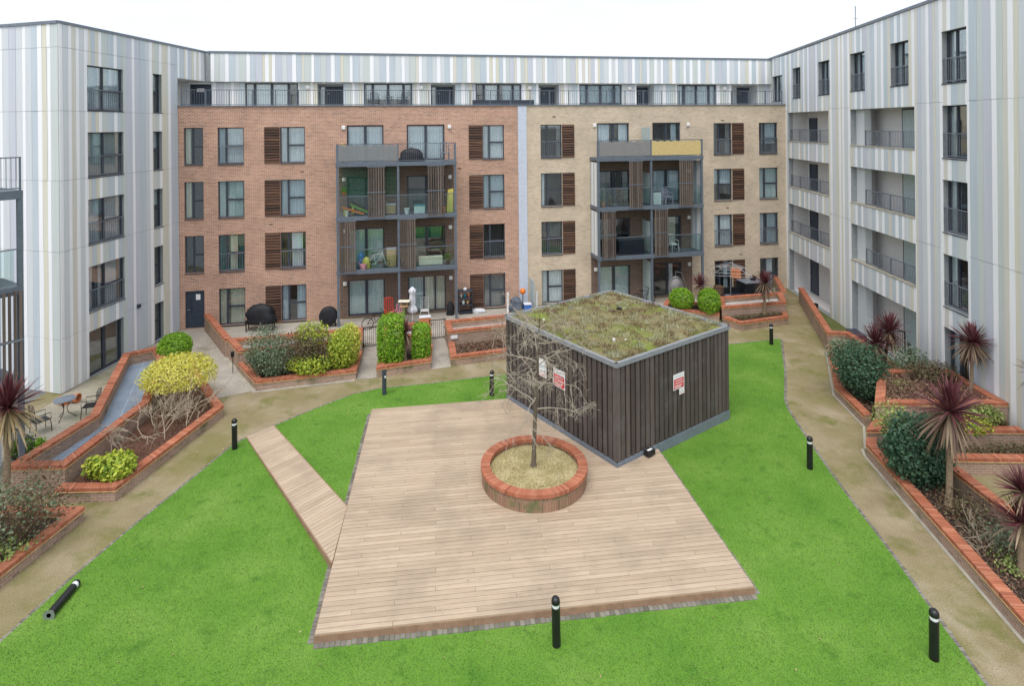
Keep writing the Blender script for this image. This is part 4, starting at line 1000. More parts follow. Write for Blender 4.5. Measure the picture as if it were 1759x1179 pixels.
def np_object(name, V, Fc, mat, parent=None, kind=None, smooth=False):
    off = np.array(LOC[parent]) if parent is not None else np.zeros(3)
    me = bpy.data.meshes.new(name); nv, nf, k = len(V), len(Fc), Fc.shape[1]
    me.vertices.add(nv); me.vertices.foreach_set('co', (V - off).astype(np.float32).ravel())
    me.loops.add(nf * k); me.loops.foreach_set('vertex_index', Fc.astype(np.int32).ravel())
    me.polygons.add(nf); me.polygons.foreach_set('loop_start', (np.arange(nf) * k).astype(np.int32)); me.polygons.foreach_set('loop_total', np.full(nf, k, dtype=np.int32))
    me.materials.append(M[mat]); me.update(calc_edges=True); me.validate()
    if smooth: me.polygons.foreach_set('use_smooth', [True] * nf)
    o = bpy.data.objects.new(name, me); reg(o, parent)
    if kind: o['kind'] = kind
    return o
pts = []
rn = np.random.default_rng(4)
uu, vv = rn.uniform(0.025, 0.975, 26000), rn.uniform(0.025, 0.975, 26000)
for u, v in zip(uu, vv):
    p = SN + (SR - SN) * u + (SLc - SN) * v
    if mnoise.noise((p.x * 2.3, p.y * 2.3, 1)) + 0.35 * mnoise.noise((p.x * 7, p.y * 7, 5)) > -0.12: pts.append((p.x, p.y, ST - 0.02 + 0.09 * (mnoise.noise((p.x * 1.1, p.y * 1.1, 3)) + 0.5)))
pts = np.array(pts); cl = np.array([mnoise.noise((p[0] * 1.7, p[1] * 1.7, 20)) for p in pts]) + rn.normal(0, 0.12, len(pts))
for mt_, sel in (('sedum_tuft', (cl > -0.2) & (cl < 0.18)), ('sedum_pale', cl >= 0.18), ('sedum_brown', cl <= -0.2)):
    V, Fc = blade_cloud(pts[sel], 0.10, 0.026, 1.1, rn); np_object('moss_tufts', V, Fc, mt_, sh, 'stuff')
for (u, v, mt_, s_) in ((0.42, 0.83, 'blue_plastic', 0.08), (0.22, 0.23, 'white_plastic', 0.05), (0.27, 0.18, 'white_plastic', 0.045), (0.12, 0.75, 'white_plastic', 0.04), (0.68, 0.62, 'black_metal', 0.1), (0.6, 0.62, 'brown_timber', 0.12)):
    p = SN + (SR - SN) * u + (SLc - SN) * v
    mb = MB(); q = []
    for k in range(7):
        t = k * 0.9; q.append((p.x + s_ * crnd.uniform(.6, 1.3) * math.cos(t), p.y + s_ * crnd.uniform(.6, 1.3) * math.sin(t)))
    mb.prism(q, ST - 0.0, ST + 0.09); o = mb.build('litter_scrap', mt_, None, loc=(p.x, p.y, ST))
    tag(o, {'blue_plastic': 'crumpled blue plastic scrap lying on the mossy hut roof', 'black_metal': 'small black scrap lying on the mossy hut roof', 'brown_timber': 'small brown scrap lying on the mossy hut roof', 'white_plastic': ['pale scrap near the front edge of the mossy hut roof, left of two', 'pale scrap near the front edge of the mossy hut roof, right of two', 'pale scrap near the left corner of the mossy hut roof'][0 if u == 0.22 else 1 if u == 0.27 else 2]}[mt_], 'litter')
# warning signs fixed to the slats
def sign(w_, s, z, wd, ht, kind, label):
    mb = MB(); wbox(mb, w_, s, s + wd, 0.03, 0.036, z, z + ht); o = mb.build('sign', 'sign_white', sh); o['label'] = label
    def bit(a, b_, c, d, mt_, out=0.0365):
        q = MB(); wbox(q, w_, s + a * wd, s + b_ * wd, out, out + 0.002, z + c * ht, z + d * ht); q.build('print', mt_, o)
    if kind == 'red':
        bit(0.06, 0.94, 0.05, 0.68, 'sign_red')
        for zz, a, b_ in ((0.52, 0.18, 0.82), (0.36, 0.14, 0.88), (0.20, 0.12, 0.80), (0.10, 0.14, 0.7)): bit(a, b_, zz, zz + 0.075, 'sign_pale', 0.039)
        bit(0.2, 0.75, 0.82, 0.86, 'curtain_blue')
    else:
        bit(0.06, 0.94, 0.04, 0.18, 'sign_pale'); bit(0.3, 0.62, 0.44, 0.7, 'curtain_blue'); bit(0.12, 0.88, 0.30, 0.34, 'blind_grey')
sign(SW[1], 2.62, 1.87, 0.56, 0.52, 'red', 'white and red warning sign on the right side of the hut')
sign(SW[1], 2.92, 1.66, 0.26, 0.26, 'small', 'small white sign below the warning sign')
sign(SW[0], 2.85, 1.72, 0.62, 0.62, 'red', 'white and red warning sign behind the bare tree')
sign(SW[0], 2.05, 1.80, 0.42, 0.62, 'small', 'white notice left of the red warning sign')
# floodlight at the foot of the hut
fl = thing('floodlight', 'small black floodlight on the deck at the foot of the hut', 'floodlight', (4.33, 18.93, DZ))
mb = MB(); mb.rbox(4.33, 18.93, DZ + 0.05, DZ + 0.2, 0.34, 0.2, 0.63); mb.build('housing', 'black_metal', fl, bevel=0.02)
mb = MB(); mb.rbox(4.33, 18.93, DZ + 0.201, DZ + 0.208, 0.2, 0.08, 0.63); mb.build('lens', 'white_plastic', fl)
mb = MB(); mb.rbox(4.33, 18.93, DZ, DZ + 0.05, 0.12, 0.12, 0.63); mb.build('bracket', 'black_metal', fl)

# ------------------------------------------------------------------ round brick tree planter
RC = Vector((0.62, 17.72)); RO, RI = 1.58, 1.30; RT = 0.72
rp_ = thing('round_planter', 'round brick planter with an orange brick rim standing on the deck', 'planter', (RC.x, RC.y, DZ))
mb = MB(); N = 64
ring = lambda r_, z: [(RC.x + r_ * math.cos(2 * math.pi * j / N), RC.y + r_ * math.sin(2 * math.pi * j / N), z) for j in range(N)]
mb.rings([ring(RO - 0.04, DZ + 0.002), ring(RO - 0.04, RT - 0.1), ring(RI + 0.03, RT - 0.1), ring(RI + 0.03, DZ + 0.1)], close=False)
mb.build('wall', 'ring_brick', rp_)
mb = MB(); nb = 120
for k in range(nb):
    t0, t1 = 2 * math.pi * (k + 0.05) / nb, 2 * math.pi * (k + 0.95) / nb; h = RT + crnd.uniform(-0.004, 0.004)
    q = [(RC.x + r_ * math.cos(t), RC.y + r_ * math.sin(t)) for r_, t in ((RI, t0), (RO, t0), (RO, t1), (RI, t1))]
    mb.hexa([(x, y, RT - 0.105) for x, y in q] + [(x, y, h) for x, y in q])
o = mb.build('rim_bricks', 'coping_brick', rp_); o['kind'] = 'stuff'
mb = MB(); mb.rings([ring(RO - 0.012, RT - 0.1), ring(RO - 0.012, RT - 0.012), ring(RI + 0.012, RT - 0.012), ring(RI + 0.012, RT - 0.1)], close=False); mb.build('mortar', 'joint_mortar', rp_)
sv_ = [(RC.x, RC.y, RT - 0.1)]; sf_ = []
for k in range(1, 9):
    for j in range(48):
        a = 2 * math.pi * j / 48; x, y = RC.x + (RI + 0.02) * k / 8 * math.cos(a), RC.y + (RI + 0.02) * k / 8 * math.sin(a)
        sv_.append((x, y, RT - 0.19 + 0.09 * (1 - (k / 8) ** 2) + 0.03 * mnoise.noise((x * 2, y * 2, 2))))
for j in range(48): sf_.append((0, 1 + j, 1 + (j + 1) % 48))
for k in range(1, 8):
    for j in range(48):
        a, b_ = 1 + (k - 1) * 48, 1 + k * 48; sf_.append((a + j, b_ + j, b_ + (j + 1) % 48, a + (j + 1) % 48))
mb = MB(); mb.v = sv_; mb.f = sf_; mb.build('soil', 'ring_litter', rp_, smooth=True)
rr = np.sqrt(rn.uniform(0, 1, 9000)) * RI * 0.99; aa = rn.uniform(0, 6.283, 9000)
P_ = np.stack([RC.x + rr * np.cos(aa), RC.y + rr * np.sin(aa), RT - 0.195 + 0.09 * (1 - (rr / RI) ** 2)], 1)
V, Fc = blade_cloud(P_, 0.075, 0.014, 1.35, rn); np_object('straw', V, Fc, 'straw', rp_, 'stuff')

# ------------------------------------------------------------------ brick planters
PLANTERS = []
def inset_var(pl, dist):
    """ccw outline moved inwards by dist[i] along edge i"""
    n_ = len(pl); res = []
    for i in range(n_):
        p0, p1, p2 = Vector(pl[i - 1]), Vector(pl[i]), Vector(pl[(i + 1) % n_]); e0, e1 = (p1 - p0).normalized(), (p2 - p1).normalized()
        n0, n1 = Vector((-e0.y, e0.x)), Vector((-e1.y, e1.x)); a0, a1 = p1 + n0 * dist[i - 1], p1 + n1 * dist[i]
        cr = e0.x * e1.y - e0.y * e1.x
        if abs(cr) < 0.08: q = (a0 + a1) / 2
        else: d = a1 - a0; q = a0 + e0 * ((d.x * e1.y - d.y * e1.x) / cr)
        res.append((q.x, q.y))
    return res
def planter(label, pl, h, soil='soil', th=0.25, soil_z=None, group=None, name='brick_planter', skip=()):
    """brick box with tile course and brick-on-edge coping; edges in skip lean on a neighbour's wall and have none"""
    n_ = len(pl); area = sum(pl[i][0] * pl[(i + 1) % n_][1] - pl[(i + 1) % n_][0] * pl[i][1] for i in range(n_))
    if area < 0: pl = pl[::-1]; skip = [(n_ - 2 - k) % n_ for k in skip]
    cx, cy = sum(p[0] for p in pl) / n_, sum(p[1] for p in pl) / n_
    t = thing(name, label, 'planter', (cx, cy, 0), group)
    PLANTERS.append((t, pl, h))
    off = lambda d: inset_var(pl, [0.0 if i in skip else d for i in range(n_)])
    edges = [i for i in range(n_) if i not in skip]
    inn, co, ci = off(th), off(-0.02), off(th + 0.02); zc = h - 0.125
    mb = MB()
    for i in edges:
        j = (i + 1) % n_
        mb.hexa([(*pl[i], 0), (*pl[j], 0), (*inn[j], 0), (*inn[i], 0), (*pl[i], zc), (*pl[j], zc), (*inn[j], zc), (*inn[i], zc)])
    mb.build('wall', 'planter_brick', t)
    mb = MB(); c2, c3 = off(-0.032), off(th + 0.03)
    for i in edges:
        j = (i + 1) % n_
        mb.hexa([(*c2[i], zc + 0.001), (*c2[j], zc + 0.001), (*c3[j], zc + 0.001), (*c3[i], zc + 0.001), (*c2[i], zc + 0.022), (*c2[j], zc + 0.022), (*c3[j], zc + 0.022), (*c3[i], zc + 0.022)])
    mb.build('tile_course', 'tile_creasing', t)
    mb = MB()
    for i in edges:
        j = (i + 1) % n_; a, b_, c, d = Vector(co[i]), Vector(co[j]), Vector(ci[j]), Vector(ci[i])
        k = max(1, round((b_ - a).length / 0.078))
        for q in range(k):
            t0, t1 = (q + 0.07) / k, (q + 0.93) / k
            pts_ = [a.lerp(b_, t0), a.lerp(b_, t1), d.lerp(c, t1), d.lerp(c, t0)]; hz = h + crnd.uniform(-0.006, 0.006)
            mb.hexa([(p.x, p.y, zc + 0.0225) for p in pts_] + [(p.x, p.y, hz) for p in pts_])
    o = mb.build('coping_bricks', 'coping_brick', t); o['kind'] = 'stuff'
    mb = MB(); c2, c3 = off(-0.008), off(th + 0.008)
    for i in edges:
        j = (i + 1) % n_
        mb.hexa([(*c2[i], zc + 0.0235), (*c2[j], zc + 0.0235), (*c3[j], zc + 0.0235), (*c3[i], zc + 0.0235), (*c2[i], h - 0.014), (*c2[j], h - 0.014), (*c3[j], h - 0.014), (*c3[i], h - 0.014)])
    mb.build('mortar', 'joint_mortar', t)
    if soil:
        mb = MB(); sz = soil_z if soil_z is not None else h - 0.16; mb.poly([(*p, sz) for p in off(th - 0.02)]); mb.build('soil', soil, t)
    return t
def strip(line, h, label, th=0.25, name='brick_wall'):
    """a free-standing low wall with the same coping"""
    left, right = [], []
    for i, p in enumerate(line):
        p = Vector(p); d0 = (p - Vector(line[i - 1])).normalized() if i else None; d1 = (Vector(line[i + 1]) - p).normalized() if i < len(line) - 1 else None
        d = ((d0 or d1) + (d1 or d0)).normalized(); nn_ = Vector((-d.y, d.x)) * th / 2 / max(0.5, d.dot(d0 or d1))
        left.append(tuple(p + nn_)); right.append(tuple(p - nn_))
    pl = right + left[::-1]
    t = thing(name, label, 'wall', (*line[0], 0))
    mb = MB(); zc = h - 0.125; mb.prism(pl, 0, zc); mb.build('wall', 'planter_brick', t)
    mb = MB(); mb2 = MB()
    for i in range(len(line) - 1):
        a, b_, c, d = [Vector(x) for x in (right[i], right[i + 1], left[i + 1], left[i])]
        ov = (a - d).normalized() * 0.02
        mb2.hexa([(*(a + ov * 1.5), zc), (*(b_ + ov * 1.5), zc), (*(c - ov * 1.5), zc), (*(d - ov * 1.5), zc), (*(a + ov * 1.5), zc + 0.022), (*(b_ + ov * 1.5), zc + 0.022), (*(c - ov * 1.5), zc + 0.022), (*(d - ov * 1.5), zc + 0.022)])
        a, b_, c, d = a + ov, b_ + ov, c - ov, d - ov
        k = max(1, round((b_ - a).length / 0.076))
        for q in range(k):
            t0, t1 = (q + 0.06) / k, (q + 0.94) / k
            pts_ = [a.lerp(b_, t0), a.lerp(b_, t1), d.lerp(c, t1), d.lerp(c, t0)]; hz = h + crnd.uniform(-0.004, 0.004)
            mb.hexa([(p.x, p.y, zc + 0.0225) for p in pts_] + [(p.x, p.y, hz) for p in pts_])
    o = mb.build('coping_bricks', 'coping_brick', t); o['kind'] = 'stuff'
    mb2.build('tile_course', 'tile_creasing', t)
    return t
P2 = [(-14.9, 17.55), (-14.62, 20.7), (-17.1, 26.3), (-16.1, 27.15), (-15.05, 25.9), (-13.2, 21.7), (-13.2, 17.6)]
p2 = planter('long brick surround holding a sunken steel grating, on the left', P2, 0.84, None, 0.25)
# steel grating inside it
mb = MB(); gi = inset(P2, 0.25); 
mb.poly([(*p, 0.16) for p in gi]); mb.build('grating_bed', 'frame_metal', p2)
mb = MB(); gx0, gx1 = min(p[0] for p in gi), max(p[0] for p in gi)
ga = math.atan2(26.3 - 20.7, -17.1 + 14.62); 
def gbars(origin, ang, step, wd, zt, poly, out):
    ca, sa = math.cos(ang), math.sin(ang); ey = (-sa, ca)
    ds = [ey[0] * (p[0] - origin[0]) + ey[1] * (p[1] - origin[1]) for p in poly]
    k = math.floor(min(ds) / step)
    while k * step < max(ds):
        c = ey[0] * origin[0] + ey[1] * origin[1] + k * step
        q = clip_half(poly, ey, c); q = clip_half(q, (-ey[0], -ey[1]), -(c + wd)) if len(q) > 2 else q
        if len(q) > 2: out.prism(q, zt - 0.04, zt)
        k += 1
upper = [gi[1], gi[2], gi[3], gi[4], gi[5]]; lower = [gi[0], gi[1], gi[5], gi[6]]
A_ = math.atan2(gi[4][1] - gi[5][1], gi[4][0] - gi[5][0]) + math.pi / 2
gbars((-14, 20), A_, 0.10, 0.055, 0.34, upper[::-1] if False else upper, mb); gbars((-14, 20), math.pi / 2 + 0.02, 0.10, 0.055, 0.34, lower, mb)
A2 = A_ - math.pi / 2
gbars((-14, 20), A2, 0.5, 0.04, 0.335, upper, mb)
o = mb.build('grating', 'grating_metal', p2); o['kind'] = 'stuff'
planter('long brick bed of bare brown soil between the grating and the gravel path', [(-13.15, 17.15), (-11.46, 17.18), (-10.76, 22.2), (-11.6, 23.2), (-14.55, 27.0), (-15.75, 27.6), (-16.0, 27.25), (-14.95, 25.95), (-13.12, 21.75), (-13.12, 17.5)], 0.42, skip=(5, 6, 7, 8, 9))
planter('brick bed at the bottom left corner with a twiggy shrub and dark soil', [(-11.78, 16.38), (-15.8, 16.45), (-16.2, 10.5), (-12.4, 10.5), (-12.03, 13.98)], 0.38, 'dark_soil')
planter('low brick bed with dark and yellow shrubs before the red brick block', [(-12.05, 26.3), (-10.44, 24.34), (-6.65, 25.37), (-6.93, 27.55)], 0.40, 'dark_soil', skip=(3,))
planter('raised gravel bed in orange-coped brick behind the mixed shrubs', [(-12.11, 26.42), (-6.95, 27.62), (-7.35, 29.4), (-13.3, 27.95)], 0.87, 'pale_gravel', soil_z=0.55)
strip([(-16.2, 31.75), (-13.3, 27.98)], 0.87, 'brick wall with orange coping from the dark door to the shrubs')
planter('low brick bed with two clipped green hedges', [(-5.8, 25.53), (-3.59, 26.35), (-3.78, 28.3), (-6.0, 27.75)], 0.43, 'dark_soil', skip=(2,))
planter('raised gravel bed in orange-coped brick behind the two clipped hedges', [(-6.02, 27.8), (-3.8, 28.35), (-4.2, 30.2), (-6.3, 29.65)], 0.87, 'pale_gravel', soil_z=0.55)
planter('low brick bed with bare twigs left of the slatted hut', [(-2.72, 26.65), (1.7, 28.05), (1.3, 29.75), (-3.02, 28.5)], 0.42, 'dark_soil', skip=(2,))
planter('raised gravel bed in orange-coped brick left of the slatted hut', [(-3.04, 28.55), (1.3, 29.8), (1.0, 31.5), (-3.4, 30.2)], 0.9, 'pale_gravel', soil_z=0.55)
planter('low angled brick bed of dry plants right of the slatted hut', [(11.83, 30.85), (14.72, 31.8), (14.98, 32.65), (11.25, 31.85)], 0.43, 'dark_soil', skip=(2,))
planter('raised gravel bed in orange-coped brick right of the slatted hut', [(11.25, 31.95), (15.05, 32.75), (15.75, 34.8), (11.7, 33.9)], 0.9, 'pale_gravel', soil_z=0.6)
planter('brick bed with round green bushes behind the slatted hut', [(8.3, 33.1), (11.1, 31.95), (11.55, 33.8), (9.0, 34.7)], 0.55, 'dark_soil')
strip([(15.9, 34.9), (16.95, 38.3)], 0.9, 'short brick wall with orange coping running back to the buff brick block')
strip([(17.3, 35.7), (14.95, 28.15), (15.75, 28.05), (15.75, 26.3), (15.3, 23.3)], 0.88, 'stepped brick wall with orange coping beside the right-hand path')
planter('low brick bed with a round dark evergreen shrub beside the right-hand path', [(14.72, 27.9), (12.68, 23.5), (12.42, 21.1), (13.6, 21.1), (15.05, 23.6), (15.5, 27.9)], 0.40, 'dark_soil', skip=(2, 3, 4))
planter('upper tier of the terraced brick beds on the right, brown leaf litter inside', [(12.3, 20.25), (16.7, 20.15), (16.75, 22.9), (14.1, 23.0)], 1.22, 'soil', soil_z=0.98)
planter('middle tier of the terraced brick beds on the right', [(11.6, 19.55), (16.6, 19.4), (16.65, 20.13), (12.25, 20.23)], 0.68, 'dark_soil', soil_z=0.42, skip=(1, 2))
planter('lowest tier of the terraced brick beds at the right edge', [(12.75, 18.15), (16.5, 18.0), (16.55, 19.38), (12.7, 19.5)], 0.52, 'dark_soil', soil_z=0.12, skip=(1, 2, 3))
planter('long brick bed with orange coping along the near right path', [(11.34, 19.15), (10.54, 12.44), (10.3, 8.0), (12.42, 8.0), (12.47, 19.45), (11.55, 19.5)], 0.44, 'dark_soil', skip=(3, 4))
strip([(12.62, 19.4), (12.6, 8.0)], 0.85, 'higher brick wall with orange coping behind the long near right bed')

# pale concrete margin at the foot of the right-hand beds
for ln_ in ([(10.3, 8.0), (10.54, 12.44), (11.34, 19.15), (11.5, 19.6)], [(11.6, 19.6), (12.42, 21.05), (12.68, 23.5), (14.72, 27.9)], [(-6.65, 25.37), (-10.44, 24.34), (-12.1, 26.4), (-13.4, 28.0)]):
    pl_ = ln_ + [((p[0] - 0.09) if ln_[0][0] > 0 else p[0] - 0.05, p[1] + (0.0 if ln_[0][0] > 0 else -0.2)) for p in reversed(ln_)]
    sheet('concrete_margin', pl_, 0.009, 'concrete')
# ------------------------------------------------------------------ bollards
def make_bollard(label):
    t = thing('bollard', label, 'bollard', (0, 0, 0), 'black bollard lights round the lawn')
    mb = MB(); mb.lathe(0, 0, [(0.088, -0.02), (0.088, 0.80), (0.082, 0.805)], 20); mb.build('post', 'bollard_black', t, smooth=False)
    mb = MB(); mb.lathe(0, 0, [(0.074, 0.80), (0.078, 0.81), (0.078, 0.875), (0.074, 0.88)], 20); mb.build('light_band', 'bollard_lens', t)
    mb = MB(); mb.lathe(0, 0, [(0.090, 0.878), (0.090, 0.925), (0.082, 0.965), (0.058, 0.995), (0.02, 1.008)], 20); mb.build('cap', 'bollard_black', t, smooth=True)
    return t
spots = [((0.86, 12.29), 'black bollard light in front of the deck, nearest the bottom centre'), ((8.35, 11.9), 'black bollard light nearest the bottom right corner'),
         ((9.18, 18.48), 'black bollard light beside the right-hand path, right of the hut'), ((-9.28, 19.92), 'black bollard light at the path end of the narrow timber walkway'),
         ((-0.82, 23.68), 'black bollard light on the turf just left of the hut'), ((12.53, 28.86), 'black bollard light at the far right corner of the turf')]
proto = make_bollard(spots[0][1])
for i, ((x, y), lb) in enumerate(spots):
    o = proto if i == 0 else copy_tree(proto)
    o.location = (x, y, 0.02); o['label'] = lb; o.rotation_euler = (crnd.uniform(-.012, .012), crnd.uniform(-.012, .012), 0)
# the one that has been knocked over, its torn base open
fb = thing('bollard', 'fallen black bollard light lying on the turf at the lower left', 'bollard', (-10.17, 13.05, 0.115), 'black bollard lights round the lawn')
mb = MB(); mb.v = []
mb.lathe(-10.17, 13.05, [(0.088, 0.115 + 0.04), (0.088, 0.115 + 0.80), (0.082, 0.115 + 0.805)], 20); mb.f = mb.f[:-2]; mb.build('post', 'bollard_black', fb)
mb = MB(); mb.lathe(-10.17, 13.05, [(0.074, 0.915), (0.078, 0.925), (0.078, 1.0), (0.074, 1.005)], 20); mb.build('light_band', 'bollard_lens', fb)
mb = MB(); mb.lathe(-10.17, 13.05, [(0.090, 1.0), (0.090, 1.03), (0.08, 1.06), (0.05, 1.085), (0.02, 1.09)], 20); mb.build('cap', 'bollard_black', fb, smooth=True)
mb = MB(); mb.lathe(-10.17, 13.05, [(0.088, 0.155), (0.092, 0.125), (0.11, 0.115), (0.125, 0.108), (0.05, 0.11)], 20); mb.f = mb.f[:-2]; mb.build('base_flange', 'steel_grey', fb)
fb.rotation_euler = (R(-90), 0, R(4))
# post that has lost its lamp head
hp = thing('bollard', 'headless dark bollard post on the turf before the clipped hedges', 'bollard', (-5.12, 23.87, 0.02), 'black bollard lights round the lawn')
mb = MB(); mb.lathe(-5.12, 23.87, [(0.085, 0.0), (0.085, 0.98), (0.07, 0.985), (0.07, 0.9)], 18); mb.build('post', 'frame_metal', hp)
mb = MB(); mb.box(-5.09, -5.03, 23.775, 23.79, 0.72, 0.79); mb.build('cable_plate', 'white_plastic', hp)

# ------------------------------------------------------------------ plants
def unit(v): return v / np.maximum(1e-9, np.linalg.norm(v, axis=1, keepdims=True))
def leaf_cloud(c, rad, n_, size, rng, shell=0.55, power=2.0, lump=0.18, nl=9, zcut=-1.0, wide=0.55, upbias=0.35, jag=0.06):
    d = unit(rng.normal(size=(n_, 3))); d = d[d[:, 2] > zcut]; n_ = len(d)
    if power != 2.0:
        s_ = (np.abs(d) ** power).sum(1) ** (-1 / power); surf = d * s_[:, None]
    else: surf = d
    lp = unit(rng.normal(size=(nl, 3))); amp = rng.uniform(-1, 1, nl); sc = np.ones(n_)
    for q, a in zip(lp, amp): sc += lump * a * np.exp(-((1 - d @ q) * 4.5))
    depth = 1 - (1 - shell) * rng.random(n_) ** 1.7
    sc = sc * depth + jag * rng.normal(size=n_) * (depth > 0.85)
    P = np.array(c) + surf * sc[:, None] * np.array(rad)
    nrm = unit(d + 0.75 * rng.normal(size=(n_, 3)) + np.array([0, 0, upbias]))
    t = unit(np.cross(nrm, rng.normal(size=(n_, 3)))); b_ = np.cross(nrm, t)
    L_ = size * rng.uniform(0.6, 1.35, n_)[:, None]
    V = np.stack([P - t * L_ / 2, P + b_ * L_ * wide / 2 + t * L_ * 0.05, P + t * L_ / 2, P - b_ * L_ * wide / 2 + t * L_ * 0.05], 1).reshape(-1, 3)
    return V, np.arange(4 * n_).reshape(-1, 4)
def merge(parts):
    Vs, Fs, k = [], [], 0
    for V, Fc in parts: Vs.append(V); Fs.append(Fc + k); k += len(V)
    return np.concatenate(Vs), np.concatenate(Fs)
def twigs(mb, base, n_, h, spread, rnd, r0=0.02, levels=3, droop=0.0, wob=0.25, kids=(2, 4), sides=4):
    def grow(p, d, Ln, r_, lv):
        pts, rads = [p], [r_]; q = Vector(p); dd = Vector(d); k = 4
        for i in range(k):
            dd = (dd + Vector((rnd.uniform(-wob, wob), rnd.uniform(-wob, wob), rnd.uniform(-wob, wob) * 0.7 - droop * (i + 1) / k))).normalized()
            q = q + dd * Ln / k; pts.append(tuple(q)); rads.append(r_ * (1 - 0.6 * (i + 1) / k))
        mb.tube(pts, rads, sides if lv else max(sides, 5), cap=False)
        if lv < levels:
            for _ in range(rnd.randint(*kids)):
                t = rnd.uniform(0.35, 1.0); i = min(k - 1, int(t * k)); a = Vector(pts[i]).lerp(Vector(pts[i + 1]), t * k - i)
                nd = (dd + Vector((rnd.uniform(-1, 1), rnd.uniform(-1, 1), rnd.uniform(-0.5, 0.7))) * 0.9).normalized()
                grow(tuple(a), nd, Ln * rnd.uniform(0.45, 0.75), r_ * 0.55, lv + 1)
    for _ in range(n_):
        a = rnd.uniform(0, 6.283); d = Vector((math.cos(a) * spread, math.sin(a) * spread, 1)).normalized()
        grow((base[0] + rnd.uniform(-.1, .1) * spread * 3, base[1] + rnd.uniform(-.1, .1) * spread * 3, base[2]), d, h * rnd.uniform(0.45, 0.7), r0, 1)
def bush(name, label, base, rad, n_, size, mat, seed, cat='shrub', group=None, stems=5, zc=None, extra=None, **kw):
    t = thing(name, label, cat, base, group); rng = np.random.default_rng(seed); rnd = random.Random(seed)
    c = (base[0], base[1], base[2] + (zc if zc is not None else rad[2] * 0.92))
    V, Fc = leaf_cloud(c, rad, n_, size, rng, **kw); np_object('foliage', V, Fc, mat, t)
    for e in extra or []:
        V, Fc = leaf_cloud((base[0] + e[0][0], base[1] + e[0][1], base[2] + e[0][2]), e[1], e[2], e[3], rng, **e[5]); o = np_object('foliage', V, Fc, e[4], t)
    if stems:
        mb = MB(); twigs(mb, (base[0], base[1], base[2] - 0.05), stems, rad[2] * 1.5, 0.35, rnd, 0.018, 2); mb.build('stems', 'twig_brown', t)
    return t
def sword(root, d, Ln, wd, droop, rng):
    d = d / np.linalg.norm(d); side = np.cross(d, [0, 0, 1.0]);
    if np.linalg.norm(side) < 0.05: side = np.array([1.0, 0, 0])
    side /= np.linalg.norm(side); side = side * math.cos(rng.uniform(-.5, .5)) + np.cross(d, side) * math.sin(rng.uniform(-.5, .5))
    ts = [0, 0.3, 0.6, 0.85, 1.0]; ws = [0.55, 1.0, 0.85, 0.5, 0.06]
    V = []
    for t, w_ in zip(ts, ws):
        p = root + d * Ln * t + np.array([0, 0, -1.0]) * droop * Ln * t * t
        V += [p + side * wd * w_ / 2, p - side * wd * w_ / 2]
    return np.array(V), np.array([[2 * i, 2 * i + 1, 2 * i + 3, 2 * i + 2] for i in range(4)])
def rosette(root, n_, Ln, wd, rng, e0, e1, droop, up=(0, 0, 1)):
    parts = []
    for i in range(n_):
        az = rng.uniform(0, 2 * math.pi); el = math.radians(rng.uniform(e0, e1))
        d = np.array([math.cos(az) * math.cos(el), math.sin(az) * math.cos(el), math.sin(el)])
        r0 = np.array(root) + np.array([d[0], d[1], d[2] * 0.5]) * 0.05
        parts.append(sword(r0, d, Ln * rng.uniform(0.72, 1.12), wd * rng.uniform(0.8, 1.2), droop * rng.uniform(0.3, 1.2), rng))
    return merge(parts)
def cordyline(label, base, heads, seed, n_=95, wd=0.05, skirt='cordyline_skirt', trunk_r=0.065):
    t = thing('cordyline', label, 'palm', base, 'red cordylines'); rng = np.random.default_rng(seed)
    mb = MB()
    for (hx, hy, hz, Ln, sk) in heads:
        x0, y0, z0 = base; pts = [(x0 + (hx) * u, y0 + hy * u, z0 - 0.05 + (hz + 0.05) * u) for u in (0, 0.15, 0.4, 0.7, 1.0)]
        mb.tube(pts, [trunk_r * 1.45, trunk_r * 1.1, trunk_r, trunk_r * 0.92, trunk_r * 0.8], 8)
        top = (x0 + hx, y0 + hy, z0 + hz)
        V, Fc = rosette(top, int(n_ * 1.45), Ln, wd * 0.85, rng, 2, 86, 0.10); np_object('crown', V, Fc, 'cordyline_leaf', t)
        V, Fc = rosette((top[0], top[1], top[2] - 0.03), int(n_ * 0.95 * sk), Ln * 0.9, wd, rng, -70, -2, 0.5); np_object('skirt', V, Fc, skirt, t)
    mb.build('trunk', 'cordyline_trunk', t, smooth=True)
    return t
cordyline('tall red cordyline with a straw-coloured skirt at the left edge', (-14.22, 16.77, 0.2), [(0.05, 0.0, 2.75, 0.95, 1.0)], 1, 120, 0.06, 'cordyline_straw', 0.085)
cordyline('small dark red cordyline between the two clipped hedges', (-4.79, 26.75, 0.28), [(0, 0, 1.25, 0.62, 0.7)], 2, 60, 0.05)
cordyline('small red cordyline between the two round green bushes', (10.5, 33.3, 0.38), [(0, 0, 1.35, 0.72, 0.8)], 3, 80, 0.05)
cordyline('red cordyline before the dark open-topped box on the far patio', (13.75, 32.45, 0.3), [(0, 0, 1.75, 0.78, 1.0)], 4, 90, 0.05)
cordyline('twin-headed red cordyline rising behind the round evergreen shrub on the right', (15.0, 24.3, 0.2), [(-0.22, 0.0, 1.55, 0.82, 1.0), (0.42, 0.1, 1.95, 0.88, 1.0)], 5, 110, 0.05)
cordyline('slender red cordyline standing against the striped right wing', (16.35, 21.3, 0.9), [(0.06, 0, 1.95, 0.76, 1.0)], 6, 115, 0.05, trunk_r=0.06)
cordyline('large red cordyline on a tall trunk in the near right bed', (11.84, 16.24, 0.25), [(0.06, 0, 2.6, 1.0, 1.0)], 7, 125, 0.062, trunk_r=0.08)
